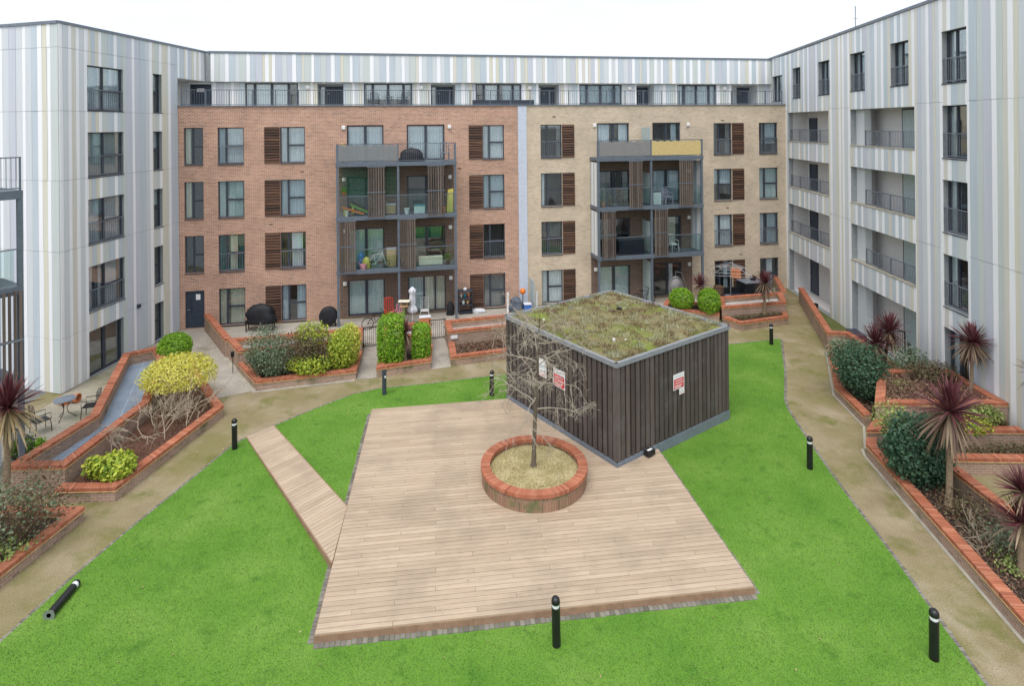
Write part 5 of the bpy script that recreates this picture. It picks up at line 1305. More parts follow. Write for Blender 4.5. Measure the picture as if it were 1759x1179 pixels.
cordyline('red cordyline at the right edge, nearest the camera', (11.68, 13.74, 0.25), [(0.06, 0, 1.95, 0.60, 0.3), (-0.08, -0.1, 1.3, 0.6, 0.2)], 8, 90, 0.05, trunk_r=0.08)
cordyline('red cordyline half cut off by the right edge beside the striped wing', (16.55, 19.0, 0.35), [(0.35, 0, 2.3, 0.75, 0.8)], 9, 80, 0.05)

# clipped and round evergreens
bush('box_ball', 'bright green clipped round bush at the top of the left bed', (-15.1, 26.75, 0.3), (0.74, 0.74, 0.66), 6500, 0.085, 'leaf_box', 11, shell=0.72, lump=0.10, jag=0.03, stems=4)
bush('box_ball', 'round green bush behind the right corner of the hut roof', (10.75, 32.5, 0.4), (0.62, 0.62, 0.72), 5500, 0.08, 'leaf_box', 12, shell=0.72, lump=0.10, jag=0.03, stems=4)
bush('box_ball', 'round green bush half hidden by the hut roof edge', (9.45, 33.2, 0.4), (0.68, 0.6, 0.62), 5000, 0.08, 'leaf_box', 13, shell=0.72, lump=0.12, jag=0.03, stems=4)
bush('hedge', 'tall clipped hedge block, the larger of the pair', (-5.38, 26.6, 0.28), (0.56, 0.66, 1.05), 9500, 0.085, 'leaf_box', 14, cat='hedge', shell=0.74, power=6.0, lump=0.07, jag=0.03, stems=4)
bush('hedge', 'shorter clipped hedge block, the smaller of the pair', (-4.08, 26.9, 0.28), (0.40, 0.46, 0.80), 6000, 0.08, 'leaf_box', 15, cat='hedge', shell=0.74, power=5.0, lump=0.08, jag=0.03, stems=4)
# yellow dome with bare stems below
yd = bush('euonymus', 'yellow-green domed shrub above a tangle of bare stems in the left bed', (-12.75, 22.6, 0.25), (1.22, 1.15, 0.72), 10500, 0.085, 'leaf_yellow', 16, zc=1.12, shell=0.7, lump=0.2, zcut=-0.35, stems=0)
mb = MB(); rnd_ = random.Random(5)
for k in range(9): twigs(mb, (-12.75 + rnd_.uniform(-.9, .8), 22.2 + rnd_.uniform(-.7, .5), 0.22), 2, 1.35, 0.7, rnd_, 0.02, 3, 0.04, 0.34, (2, 4))
mb.build('stems', 'twig_pale', yd)
bs = thing('bare_shrub', 'leafless pale shrub sprawling in front of the yellow dome', 'shrub', (-12.2, 20.6, 0.25))
mb = MB(); rnd_ = random.Random(8)
for (x, y) in ((-11.95, 20.3), (-12.35, 21.0), (-12.1, 21.6), (-12.6, 20.0), (-11.7, 21.2), (-12.5, 21.7), (-11.6, 22.0)): twigs(mb, (x, y, 0.22), 4, 1.7, 0.75, rnd_, 0.02, 3, 0.05, 0.36, (3, 4))
mb.build('stems', 'twig_pale', bs)
bs = thing('bare_shrub', 'small leafless shrub against the grating wall in the left bed', 'shrub', (-12.65, 19.2, 0.25))
mb = MB(); twigs(mb, (-12.65, 19.2, 0.22), 6, 1.1, 0.6, rnd_, 0.014, 3, 0.0, 0.3); mb.build('stems', 'twig_pale', bs)
bush('euonymus', 'small yellow-green shrub at the near end of the left bed', (-11.85, 17.85, 0.24), (0.56, 0.50, 0.36), 1500, 0.14, 'leaf_lime', 17, shell=0.5, lump=0.3, nl=14, extra=[((-0.75, 0.1, 0.35), (0.28, 0.26, 0.34), 400, 0.13, 'leaf_lime', dict(shell=0.4))])
bush('twiggy_shrub', 'sparse brown and green shrub in the bottom left bed', (-12.45, 15.2, 0.2), (1.05, 0.95, 1.05), 1500, 0.085, 'leaf_brown', 18, shell=0.25, lump=0.35, nl=14, stems=22, jag=0.12,
     extra=[((-0.1, -0.2, 1.0), (1.0, 0.9, 0.95), 800, 0.085, 'leaf_grey', dict(shell=0.3, lump=0.4, jag=0.1)), ((-1.2, -0.1, 0.7), (0.9, 0.8, 0.75), 900, 0.085, 'leaf_grey', dict(shell=0.3, lump=0.4)), ((0.05, -0.5, 0.2), (0.5, 0.4, 0.25), 250, 0.10, 'leaf_variegated', dict(shell=0.3))])
bush('twiggy_shrub', 'greyish sparse shrub at the extreme left of the bottom left bed', (-13.0, 13.8, 0.2), (0.75, 0.7, 0.75), 1500, 0.10, 'leaf_brown', 19, shell=0.25, lump=0.35, stems=14)
# shrubs before the red block
bush('dark_shrub', 'grey-green rounded shrub at the left of the mixed shrub bed', (-10.3, 25.15, 0.25), (0.98, 0.80, 0.98), 6500, 0.085, 'leaf_grey', 20, shell=0.45, lump=0.28, nl=14, jag=0.09)
bush('brown_shrub', 'brownish twiggy shrub in the middle of the mixed shrub bed', (-8.75, 25.5, 0.25), (1.0, 0.80, 1.05), 5000, 0.085, 'leaf_brown', 21, shell=0.35, lump=0.3, nl=14, jag=0.1, stems=14, extra=[((0.1, 0.3, 1.55), (0.75, 0.6, 0.55), 1500, 0.09, 'leaf_lime', dict(shell=0.5)), ((0.2, -0.45, 0.5), (0.9, 0.45, 0.45), 1500, 0.10, 'leaf_lime', dict(shell=0.4))])
bush('euonymus', 'bright yellow-green shrub at the right of the mixed shrub bed', (-7.35, 25.95, 0.25), (0.68, 0.72, 1.0), 5600, 0.095, 'leaf_lime', 22, shell=0.5, lump=0.25, nl=14, jag=0.08, extra=[((0.3, 0.1, 1.1), (0.42, 0.5, 0.75), 2400, 0.09, 'leaf_yellow', dict(shell=0.7))])
# right-hand beds
bush('evergreen_shrub', 'round dark green shrub in the low bed beside the right-hand path', (13.3, 22.75, 0.25), (0.95, 0.90, 1.0), 6500, 0.10, 'leaf_dark', 23, shell=0.5, lump=0.24, nl=14, jag=0.09, extra=[((-0.1, 0.9, 1.35), (0.75, 0.6, 0.6), 1600, 0.10, 'leaf_grey', dict(shell=0.5)), ((0.9, -0.9, 0.55), (0.55, 0.5, 0.5), 700, 0.11, 'leaf_variegated', dict(shell=0.4))])
bush('evergreen_shrub', 'large dark green shrub beside the tall cordyline in the near right bed', (11.75, 17.5, 0.25), (1.05, 0.85, 0.98), 7500, 0.105, 'leaf_dark', 24, shell=0.5, lump=0.26, nl=14, jag=0.09, extra=[((0.1, 1.2, 1.2), (0.6, 0.5, 0.55), 700, 0.09, 'leaf_variegated', dict(shell=0.3, lump=0.35)), ((0.75, 0.2, 0.35), (0.4, 0.6, 0.35), 500, 0.09, 'leaf_grey', dict(shell=0.4))])
bush('variegated_shrub', 'loose variegated green shrub on the terraced beds at the right edge', (15.7, 19.85, 0.42), (0.62, 0.35, 0.45), 1500, 0.11, 'leaf_variegated', 25, shell=0.4, lump=0.35, stems=8, extra=[((-1.3, 0.0, 0.35), (0.8, 0.4, 0.4), 1100, 0.10, 'leaf_brown', dict(shell=0.3)), ((-0.6, -0.3, 0.35), (0.6, 0.3, 0.3), 500, 0.10, 'leaf_lime', dict(shell=0.3))])
bush('brown_shrub', 'tangled brown shrub along the foot of the striped right wing', (15.6, 22.3, 0.95), (0.9, 0.6, 0.4), 2600, 0.085, 'leaf_brown', 26, shell=0.2, lump=0.3, stems=14, extra=[((-0.2, 0.9, 0.45), (0.8, 0.5, 0.6), 1600, 0.09, 'leaf_grey', dict(shell=0.3))])
bush('low_plant', 'low mixed ground plant in the near right bed before the edge cordyline', (11.9, 14.6, 0.25), (0.45, 0.6, 0.30), 420, 0.08, 'leaf_grey', 27, shell=0.2, lump=0.4, stems=8, extra=[((-0.3, -0.6, 0.12), (0.4, 0.5, 0.18), 260, 0.08, 'leaf_variegated', dict(shell=0.2))])
bush('low_plant', 'sprawling brown plant in the near right bed below the tall cordyline', (11.95, 15.6, 0.25), (0.7, 0.7, 0.40), 1000, 0.07, 'leaf_brown', 28, shell=0.2, lump=0.4, stems=12)
bush('low_plant', 'green leaves at the foot of the left-hand patio railing', (-15.9, 19.6, 0.0), (0.75, 0.3, 0.32), 900, 0.11, 'leaf_box', 29, shell=0.4, lump=0.3, stems=0)
# litter and dead stems in the beds
def cover(idx, n_, mat, size, z=0.02, seed=1, name='leaf_litter', lay=0.35, sz=None):
    t, pl, h = PLANTERS[idx]; inn = inset(pl, 0.26); rng = np.random.default_rng(seed); xs = [p[0] for p in inn]; ys = [p[1] for p in inn]; P = []
    while len(P) < n_:
        x, y = rng.uniform(min(xs), max(xs)), rng.uniform(min(ys), max(ys))
        if inside(inn, x, y): P.append((x, y, (sz if sz is not None else h - 0.16) + z + rng.uniform(0, size * lay)))
    P = np.array(P); nrm = unit(rng.normal(size=(n_, 3)) * 0.6 + np.array([0, 0, 1])); t_ = unit(np.cross(nrm, rng.normal(size=(n_, 3)))); b_ = np.cross(nrm, t_)
    L_ = size * rng.uniform(.5, 1.3, n_)[:, None]
    V = np.stack([P - t_ * L_ / 2, P + b_ * L_ * .3, P + t_ * L_ / 2, P - b_ * L_ * .3], 1).reshape(-1, 3)
    np_object(name, V, np.arange(4 * n_).reshape(-1, 4), mat, t, 'stuff')
cover(13, 6000, 'leaf_litter', 0.09, 0.02, 2, lay=2.2, sz=0.98); cover(14, 4500, 'leaf_brown', 0.09, 0.02, 3, lay=4, sz=0.42); cover(15, 2500, 'leaf_brown', 0.09, 0.02, 4, lay=3, sz=0.12); cover(16, 4500, 'leaf_litter', 0.07, 0.01, 5, lay=0.8)
cover(12, 3000, 'leaf_litter', 0.08, 0.01, 6); cover(9, 2600, 'leaf_brown', 0.08, 0.02, 7, lay=3.5); cover(7, 2600, 'leaf_litter', 0.08, 0.02, 8, lay=2.0); cover(2, 2600, 'leaf_litter', 0.07, 0.01, 9); cover(1, 3500, 'leaf_litter', 0.05, 0.005, 10); cover(3, 2200, 'leaf_brown', 0.07, 0.01, 11)
for k, (x, y, lb) in enumerate(((11.6, 15.0, 'leafless tan shrub below the trunk of the tall cordyline in the near right bed'), (11.55, 12.6, 'leafless tan shrub nearest the camera in the near right bed'), (14.6, 21.6, 'leafless brown shrub on the upper tier behind the tall cordyline'), (13.6, 21.3, 'leafless brown shrub at the left end of the upper tier'))):
    t = thing('bare_shrub', lb, 'shrub', (x, y, 0.25 if k < 2 else 0.98)); mb = MB(); rnd_ = random.Random(60 + k)
    for _ in range(4): twigs(mb, (x + rnd_.uniform(-.35, .35), y + rnd_.uniform(-.5, .5), 0.25 if k < 2 else 0.96), 3, 0.85, 0.9, rnd_, 0.011, 3, 0.03, 0.36, (2, 4))
    mb.build('stems', 'twig_pale' if k < 2 else 'twig_brown', t)
bs = thing('bare_shrub', 'two pale bare stems in the bed left of the hut', 'shrub', (-0.9, 27.7, 0.25))
mb = MB(); rnd_ = random.Random(15)
for (x, y) in ((-0.95, 27.8), (-0.35, 27.9), (0.3, 28.0)): twigs(mb, (x, y, 0.22), 2, 1.9, 0.35, rnd_, 0.025, 3, 0.03, 0.3, (3, 4))
mb.build('stems', 'twig_pale', bs)

# ------------------------------------------------------------------ bare tree in the round planter
tr = thing('bare_tree', 'slender leafless tree growing in the round brick planter', 'tree', (0.60, 17.72, RT - 0.12))
rnd_ = random.Random(42); mb = MB()
tp = [(0.60, 17.72, RT - 0.14), (0.61, 17.72, RT), (0.63, 17.72, 1.3), (0.67, 17.73, 2.2), (0.70, 17.72, 3.0), (0.76, 17.73, 3.8), (0.80, 17.74, 4.55), (0.83, 17.72, 5.1)]
mb.tube(tp, [0.12, 0.075, 0.062, 0.058, 0.05, 0.036, 0.02, 0.008], 9); mb.build('trunk', 'bark', tr, smooth=True)
mb = MB(); tw = MB()
def limb(p, d, Ln, r_, lv, out):
    k = 6; pts, rads = [tuple(p)], [r_]; q = Vector(p); dd = Vector(d).normalized()
    for i in range(k):
        sag = -0.02 if lv == 0 else -0.05
        if lv == 0 and i < 2: sag = 0.03
        dd = (dd + Vector((rnd_.uniform(-.28, .28), rnd_.uniform(-.28, .28), rnd_.uniform(-.18, .18) + sag))).normalized()
        q = q + dd * Ln / k; pts.append(tuple(q)); rads.append(max(0.0042, r_ * (1 - 0.75 * (i + 1) / k)))
    (mb if lv == 0 else tw).tube(pts, rads, 5 if lv == 0 else 3, cap=False)
    if lv < 3:
        for _ in range((7, 4, 2)[lv]):
            t = rnd_.uniform(0.22, 1.0); i = min(k - 1, int(t * k)); a = Vector(pts[i]).lerp(Vector(pts[i + 1]), t * k - i)
            nd = (dd * 0.7 + Vector((rnd_.uniform(-1, 1), rnd_.uniform(-1, 1), rnd_.uniform(-.8, .6)))).normalized()
            limb(a, nd, Ln * rnd_.uniform(0.32, 0.6), max(0.005, r_ * 0.5), lv + 1, out)
for k in range(18):
    z = 2.3 + 2.5 * (k / 17) ** 0.9; f = (z - tp[3][2]) / (tp[-1][2] - tp[3][2]); az = k * 2.399 + rnd_.uniform(-.3, .3)
    x = 0.66 + 0.16 * max(0, f); el = rnd_.uniform(-0.1, 0.45) + 0.3 * max(0, f)
    limb((x, 17.72, z), (math.cos(az) * math.cos(el), math.sin(az) * math.cos(el), math.sin(el)), (1.75 - 0.75 * max(0, f)) * rnd_.uniform(0.8, 1.15), 0.028 - 0.012 * max(0, f), 0, None)
br_ = mb.build('branches', 'twig', tr); tw.build('crown', 'twig', tr)

# ------------------------------------------------------------------ turf pile
rng = np.random.default_rng(77); P = []
bx = []
Nn = 0
need = 230000
deck_t = inset(DECK, -0.17); walk_t = inset(WP, -0.03); hut_t = inset(body, -0.04)
xs = rng.uniform(-11, 13.4, 520000); ys = 9.5 + 20.2 * rng.random(520000) ** 1.25
def inside_np(poly, x, y):
    c = np.zeros(len(x), bool); j = len(poly) - 1
    for i in range(len(poly)):
        xi, yi = poly[i]; xj, yj = poly[j]
        if yi != yj:
            m_ = ((yi > y) != (yj > y)) & (x < (xj - xi) * (y - yi) / (yj - yi) + xi); c ^= m_
        j = i
    return c
ok = inside_np(LAWN, xs, ys) & ~inside_np(deck_t, xs, ys) & ~inside_np(walk_t, xs, ys) & ~inside_np(hut_t, xs, ys)
P = np.stack([xs[ok], ys[ok], np.full(ok.sum(), 0.024)], 1)
V, Fc = blade_cloud(P, 0.036, 0.014, 0.9, rng)
o = np_object('turf_pile', V, Fc, 'grass_blade'); tag(o, 'short bright green artificial turf pile covering the lawn', 'turf', kind='stuff')

# fallen leaves and crumbs blown over turf, deck and path
rng = np.random.default_rng(5); n_ = 420
xs = rng.uniform(-12, 12, n_ * 4); ys = rng.uniform(10.5, 27, n_ * 4)
on_deck = inside_np(inset(DECK, 0.1), xs, ys); hut_ = inside_np(hut_t, xs, ys) | inside_np(walk_t, xs, ys) | (np.hypot(xs - RC.x, ys - RC.y) < 1.7)
edge = np.array([min(math.hypot(x - (FL[0] + (BL[0] - FL[0]) * t), y - (FL[1] + (BL[1] - FL[1]) * t)) for t in np.linspace(0, 1, 20)) for x, y in zip(xs, ys)])
keep = ~hut_ & (np.abs(xs) < 11) & (rng.random(n_ * 4) < np.where(on_deck, 0.10, np.where(edge < 0.5, 0.9, 0.16)))
P = np.stack([xs[keep], ys[keep], np.where(on_deck[keep], DZ + 0.008, 0.06)], 1); k_ = len(P)
nrm = unit(rng.normal(size=(k_, 3)) * 0.35 + np.array([0, 0, 1])); t_ = unit(np.cross(nrm, rng.normal(size=(k_, 3)))); b_ = np.cross(nrm, t_); L_ = rng.uniform(0.025, 0.06, k_)[:, None]
V = np.stack([P - t_ * L_ / 2, P + b_ * L_ * .3, P + t_ * L_ / 2, P - b_ * L_ * .3], 1).reshape(-1, 3)
o = np_object('fallen_leaves', V, np.arange(4 * k_).reshape(-1, 4), 'cordyline_straw'); tag(o, 'scattered small dry leaves on the turf and the deck', 'leaves', kind='stuff')
# ------------------------------------------------------------------ things on the patios and balconies
def xf(o, pos, rz):                              # stand a thing built round the origin at its place
    o.location = pos; o.rotation_euler = (0, 0, rz); return o
def chair(label, pos, rz, mat, sw=0.45, sd=0.45, sz=0.44, bh=0.9, r_=0.014, cat='chair', seat_mat=None, name='chair'):
    t = thing(name, label, cat)
    mb = MB(); mb.box(-sw / 2, sw / 2, -sd / 2, sd / 2, sz - 0.03, sz); mb.build('seat', seat_mat or mat, t, bevel=0.01)
    mb = MB()
    for k in range(5):
        x = -sw / 2 + sw * k / 4; mb.tube([(x, sd / 2, sz), (x, sd / 2 + 0.06, bh)], r_ * 0.8, 5)
    mb.tube([(-sw / 2, sd / 2 + 0.06, bh), (-sw / 4, sd / 2 + 0.06, bh + 0.05), (sw / 4, sd / 2 + 0.06, bh + 0.05), (sw / 2, sd / 2 + 0.06, bh)], r_, 5); o = mb.build('backrest', mat, t)
    for sx in (-1, 1):
        for sy in (-1, 1):
            mb = MB(); mb.tube([(sx * sw / 2 * 0.95, sy * sd / 2 * 0.95, sz - 0.03), (sx * sw / 2 * 1.08, sy * sd / 2 * 1.08, 0.0)], r_, 6); mb.build('leg', mat, t)
        mb = MB(); mb.tube([(sx * sw / 2, sd / 2 + 0.03, sz + 0.22), (sx * sw / 2, -sd / 2, sz + 0.22), (sx * sw / 2, -sd / 2, sz)], r_, 5); mb.build('armrest', mat, t)
    return xf(t, pos, rz)
def table(label, pos, rz, mat, rad=0.34, h=0.72):
    t = thing('bistro_table', label, 'table')
    mb = MB(); mb.lathe(0, 0, [(rad - 0.01, h - 0.03), (rad, h - 0.025), (rad, h - 0.005), (rad - 0.01, h)], 22); mb.build('top', 'roof_trim', t)
    for k in range(3):
        a = k * 2.094 + 0.4; c, s_ = math.cos(a), math.sin(a)
        mb = MB(); mb.tube([(c * 0.2, s_ * 0.2, h - 0.03), (c * 0.06, s_ * 0.06, h * 0.55), (c * 0.10, s_ * 0.10, h * 0.3), (c * 0.3, s_ * 0.3, 0.06), (c * 0.34, s_ * 0.34, 0.0)], 0.014, 6); mb.build('leg', mat, t)
    return xf(t, pos, rz)
def lump(name, label, cat, c, rad, mat, seed, amp=0.18, part=None, zpow=1.0):
    """a cloth-covered or bagged shape: a sagging, creased closed skin"""
    t = thing(name, label, cat, (c[0], c[1], c[2])); rnd = random.Random(seed); mb = MB(); rs = []
    n_ = 22
    for k in range(9):
        u = k / 8; z = c[2] + rad[2] * u; w_ = (1 - u ** 3.2) ** 0.5 * (1 - 0.10 * math.sin(u * 3.1)) if k < 8 else 0.08
        rs.append([])
        for j in range(n_):
            a = 2 * math.pi * j / n_; sq = (abs(math.cos(a)) ** 4 + abs(math.sin(a)) ** 4) ** (-0.25)
            f = w_ * (1 + amp * mnoise.noise((math.cos(a) * 2 + seed, math.sin(a) * 2, u * 3)))
            rs[-1].append((c[0] + rad[0] * sq * f * math.cos(a), c[1] + rad[1] * sq * f * math.sin(a), z + 0.04 * mnoise.noise((j * 0.9, k, seed))))
    mb.rings(rs); mb.build(part or 'cover', mat, t, smooth=True)
    return t
def pot(label, pos, r_, h, mat, plant=None, seed=1, ph=0.35, cat='pot'):
    t = thing('plant_pot' if plant else 'bucket', label, cat, pos)
    mb = MB(); mb.lathe(pos[0], pos[1], [(r_ * 0.72, pos[2]), (r_, pos[2] + h), (r_ * 1.07, pos[2] + h), (r_ * 1.07, pos[2] + h + 0.02), (r_ * 0.9, pos[2] + h + 0.02), (r_ * 0.85, pos[2] + h * 0.8)], 16); mb.build('pot', mat, t, smooth=False)
    if plant:
        V, Fc = leaf_cloud((pos[0], pos[1], pos[2] + h + ph * 0.55), (r_ * 1.5, r_ * 1.5, ph), 260, 0.09, np.random.default_rng(seed), shell=0.2, lump=0.3); np_object('foliage', V, Fc, plant, t)
    return t
def block(name, label, cat, w, s0, s1, o0, o1, z0, z1, mat, lid=None, feet=False):
    t = thing(name, label, cat, w.p((s0 + s1) / 2, (o0 + o1) / 2, z0))
    mb = MB(); wbox(mb, w, s0, s1, o0, o1, z0, z1); mb.build('body', mat, t, bevel=0.015)
    mb = MB(); wbox(mb, w, s0 - 0.015, s1 + 0.015, o0 - 0.015, o1 + 0.015, z1 + 0.001, z1 + 0.04); mb.build('lid', lid or mat, t, bevel=0.01)
    return t
# covered barbecue
q = B.p(4.25, 0.95, 0.38); bb = lump('barbecue', 'large barbecue under a black cover beside the shutter of the red block', 'barbecue', q, (0.80, 0.36, 1.02), 'tarpaulin', 3, 0.28)
for a, b_ in ((3.6, 0.65), (4.9, 0.65), (3.6, 1.2), (4.9, 1.2)):
    mb = MB(); p = B.p(a, b_, 0); mb.tube([p, (p[0], p[1], 0.6)], 0.03, 6); mb.build('leg', 'black_metal', bb)
q = B.p(7.75, 1.35, 0.0); dr = thing('drum_barbecue', 'round black drum standing beside the left post of the red block balconies', 'drum', q)
mb = MB(); rs = []
for rr_, oo in ((0.05, 0.06), (0.40, 0.05), (0.48, 0.0), (0.48, -0.30), (0.42, -0.36), (0.05, -0.38)):
    rs.append([(q[0] + B.d.x * rr_ * math.cos(t * math.pi / 12) + B.n.x * oo, q[1] + B.d.y * rr_ * math.cos(t * math.pi / 12) + B.n.y * oo, 0.58 + rr_ * math.sin(t * math.pi / 12)) for t in range(24)])
mb.rings(rs); mb.build('drum', 'tarpaulin', dr, smooth=True)
for sx in (-0.36, 0.36):
    mb = MB(); wbox(mb, B, 7.75 + sx - 0.03, 7.75 + sx + 0.03, 1.08, 1.28, 0.0, 0.4); mb.build('leg', 'black_metal', dr)
# closed parasol
q = B.p(12.2, 1.75, 0); pa = thing('parasol', 'closed pale parasol standing before the white sliding door', 'parasol', q)
mb = MB(); mb.tube([q, (q[0], q[1], 2.0)], 0.022, 8); mb.build('pole', 'white_plastic', pa)
mb = MB(); rs = []
for rr_, z in ((0.03, 2.02), (0.16, 1.86), (0.18, 1.76), (0.12, 1.66), (0.13, 1.45), (0.15, 1.2), (0.10, 1.06), (0.19, 0.9), (0.24, 0.74), (0.17, 0.62), (0.03, 0.6)):
    rs.append([(q[0] + rr_ * (1 + 0.22 * math.cos(4 * t)) * math.cos(t), q[1] + rr_ * (1 + 0.22 * math.cos(4 * t)) * math.sin(t), z) for t in [2 * math.pi * k / 24 for k in range(24)]])
mb.rings(rs[::-1]); mb.build('canopy', 'grey_cloth', pa, smooth=True)
mb = MB(); mb.lathe(q[0], q[1], [(0.26, 0.0), (0.26, 0.05), (0.06, 0.09), (0.05, 0.2)], 18); mb.build('base', 'concrete', pa)
# shelving with odds and ends
se = thing('shelving_unit', 'dark open shelves crowded with bottles beside the right post of the red block balconies', 'shelf', B.p(15.2, 0.5, 0))
for s in (14.82, 15.56):
    mb = MB(); wbox(mb, B, s, s + 0.04, 0.2, 0.75, 0, 1.32); mb.build('side_panel', 'frame_metal', se)
for z in (0.08, 0.5, 0.9, 1.29):
    mb = MB(); wbox(mb, B, 14.861, 15.559, 0.21, 0.74, z, z + 0.03); mb.build('shelf', 'frame_metal', se)
for k, (s, z, mt_, r_, h, lb) in enumerate(((14.98, 0.931, 'white_plastic', 0.06, 0.2, 'white bottle on the upper shelf by the balcony post'), (15.2, 0.931, 'teal_cloth', 0.07, 0.24, 'teal bottle on the upper shelf by the balcony post'), (15.42, 0.931, 'orange_plastic', 0.05, 0.16, 'small orange tin on the upper shelf by the balcony post'),
                                        (15.1, 0.531, 'curtain_green', 0.09, 0.26, 'pale green jar on the middle shelf by the balcony post'), (15.35, 0.531, 'pine_timber', 0.08, 0.2, 'tan pot on the middle shelf by the balcony post'), (15.2, 1.321, 'white_plastic', 0.12, 0.16, 'round white bowl on top of the dark shelves'))):
    p = B.p(s, 0.55, z); mb = MB(); mb.lathe(p[0], p[1], [(r_ * 0.9, z), (r_, z + h * 0.6), (r_ * 0.55, z + h * 0.85), (r_ * 0.5, z + h)], 12); tag(mb.build('container', mt_, None, True, loc=p), lb, 'container')
lump('sack', 'full black sack on the patio beside the dark shelves', 'sack', B.p(14.35, 0.55, 0.0), (0.22, 0.22, 0.75), 'tarpaulin', 5, 0.25, 'bag')
lump('sack', 'low pile of pale cloth on the patio below the last shutter of the red block', 'cloth', B.p(16.0, 0.5, 0.0), (0.42, 0.2, 0.22), 'grey_cloth', 6, 0.4, 'cloth')
# bird table, chairs and toys behind the tall hedge
q = B.p(11.75, 1.95, 0); bt_ = thing('bird_table', 'wooden bird table with a pale roof on the patio behind the hedges', 'bird table', q)
mb = MB(); mb.tube([q, (q[0], q[1], 1.05)], 0.035, 6); mb.build('post', 'green_plastic', bt_)
mb = MB(); mb.rbox(q[0], q[1], 1.05, 1.1, 0.46, 0.34, B.ang); mb.build('tray', 'pine_timber', bt_)
mb = MB(); mb.prism([(q[0] - 0.3, q[1] - 0.2), (q[0] + 0.3, q[1] - 0.2), (q[0] + 0.3, q[1] + 0.2), (q[0] - 0.3, q[1] + 0.2)], 1.32, 1.345); mb.build('roof', 'curtain_cream', bt_)
for sx in (-0.18, 0.18):
    mb = MB(); mb.tube([(q[0] + sx, q[1], 1.1), (q[0] + sx, q[1], 1.32)], 0.02, 5); mb.build('upright', 'pine_timber', bt_)
chair('red plastic chair by the first sliding door behind the tall hedge', B.p(10.95, 1.3, 0), 0.3, 'red_plastic', sz=0.5, bh=1.25, r_=0.035)
chair('orange-pink plastic chair beside the red plastic chair', B.p(11.35, 1.6, 0), -0.5, 'pink_plastic', sz=0.45, bh=0.95, r_=0.03)
chair('white metal chair in front of the white sliding door', B.p(12.9, 0.75, 0), 0.1, 'white_plastic', sz=0.42, bh=1.0)
block('storage_box', 'small pale brick-red box on the patio right of the closed parasol', 'box', B, 12.55, 13.15, 1.9, 2.3, 0, 0.45, 'terracotta', 'grey_cloth')
def bicycle(label, pos, rz, mat, wr=0.3):
    t = thing('bicycle', label, 'bicycle')
    for x in (-0.48, 0.48):
        mb = MB(); pts = [(x + wr * math.cos(a), 0, wr + wr * math.sin(a)) for a in [2 * math.pi * k / 20 for k in range(21)]]; mb.tube(pts, 0.022, 5); w_ = mb.build('wheel', 'black_metal', t)
        mb = MB()
        for k in range(6): a = k * math.pi / 6; mb.tube([(x - wr * math.cos(a), 0, wr - wr * math.sin(a)), (x + wr * math.cos(a), 0, wr + wr * math.sin(a))], 0.004, 3)
        mb.build('spokes', 'steel_grey', w_)
    mb = MB()
    for p, q_ in (((-0.48, wr), (-0.05, wr)), ((-0.48, wr), (-0.15, 0.72)), ((-0.05, wr), (-0.15, 0.72)), ((-0.05, wr), (0.32, 0.70)), ((-0.15, 0.72), (0.32, 0.72)), ((0.48, wr), (0.30, 0.88))): mb.tube([(p[0], 0, p[1]), (q_[0], 0, q_[1])], 0.018, 5)
    mb.build('frame', mat, t)
    mb = MB(); mb.box(-0.27, -0.05, -0.06, 0.06, 0.76, 0.81); mb.build('saddle', 'black_metal', t, bevel=0.02)
    mb = MB(); mb.tube([(0.26, -0.24, 0.95), (0.30, 0, 0.9), (0.26, 0.24, 0.95)], 0.016, 5); mb.build('handlebar', 'black_metal', t)
    return xf(t, pos, rz)
bicycle('dark bicycle leaning behind the tall clipped hedge', B.p(10.3, 2.0, 0.0), 0.5, 'black_metal', 0.31)
bicycle('dark bicycle on the patio under the buff block balconies', B.p(25.9, 0.9, 0.0), 0.3, 'frame_metal', 0.31)
# clutter in front of the metal strip
lump('sack', 'grey-blue covered heap beside the metal strip between the bricks', 'heap', B.p(18.1, 0.8, 0.0), (0.40, 0.3, 0.85), 'dull_cloth', 8, 0.5)
q = B.p(18.5, 0.9, 0.0); ob = thing('lantern_post', 'orange globe on a dark post before the metal strip', 'globe', q)
mb = MB(); mb.tube([q, (q[0], q[1], 1.1)], 0.03, 6); mb.build('post', 'frame_metal', ob)
mb = MB(); mb.lathe(q[0], q[1], [(0.02, 0.98), (0.12, 1.02), (0.17, 1.12), (0.17, 1.20), (0.12, 1.30), (0.02, 1.34)], 16); mb.build('globe', 'orange_plastic', ob, smooth=True)
block('crate', 'blue storage crate beside the orange globe', 'crate', B, 18.5, 18.9, 1.0, 1.4, 0, 0.5, 'blue_plastic', 'grey_cloth')
for k, (s, lb) in enumerate(((17.55, 'narrow white board leaning left of the covered heap'), (19.25, 'narrow white board leaning right of the blue crate'))):
    mb = MB(); wbox(mb, B, s, s + 0.12, 0.9, 0.95, 0, 1.15); tag(mb.build('board', 'white_plastic', None, loc=B.p(s, 0.9, 0)), lb, 'board')
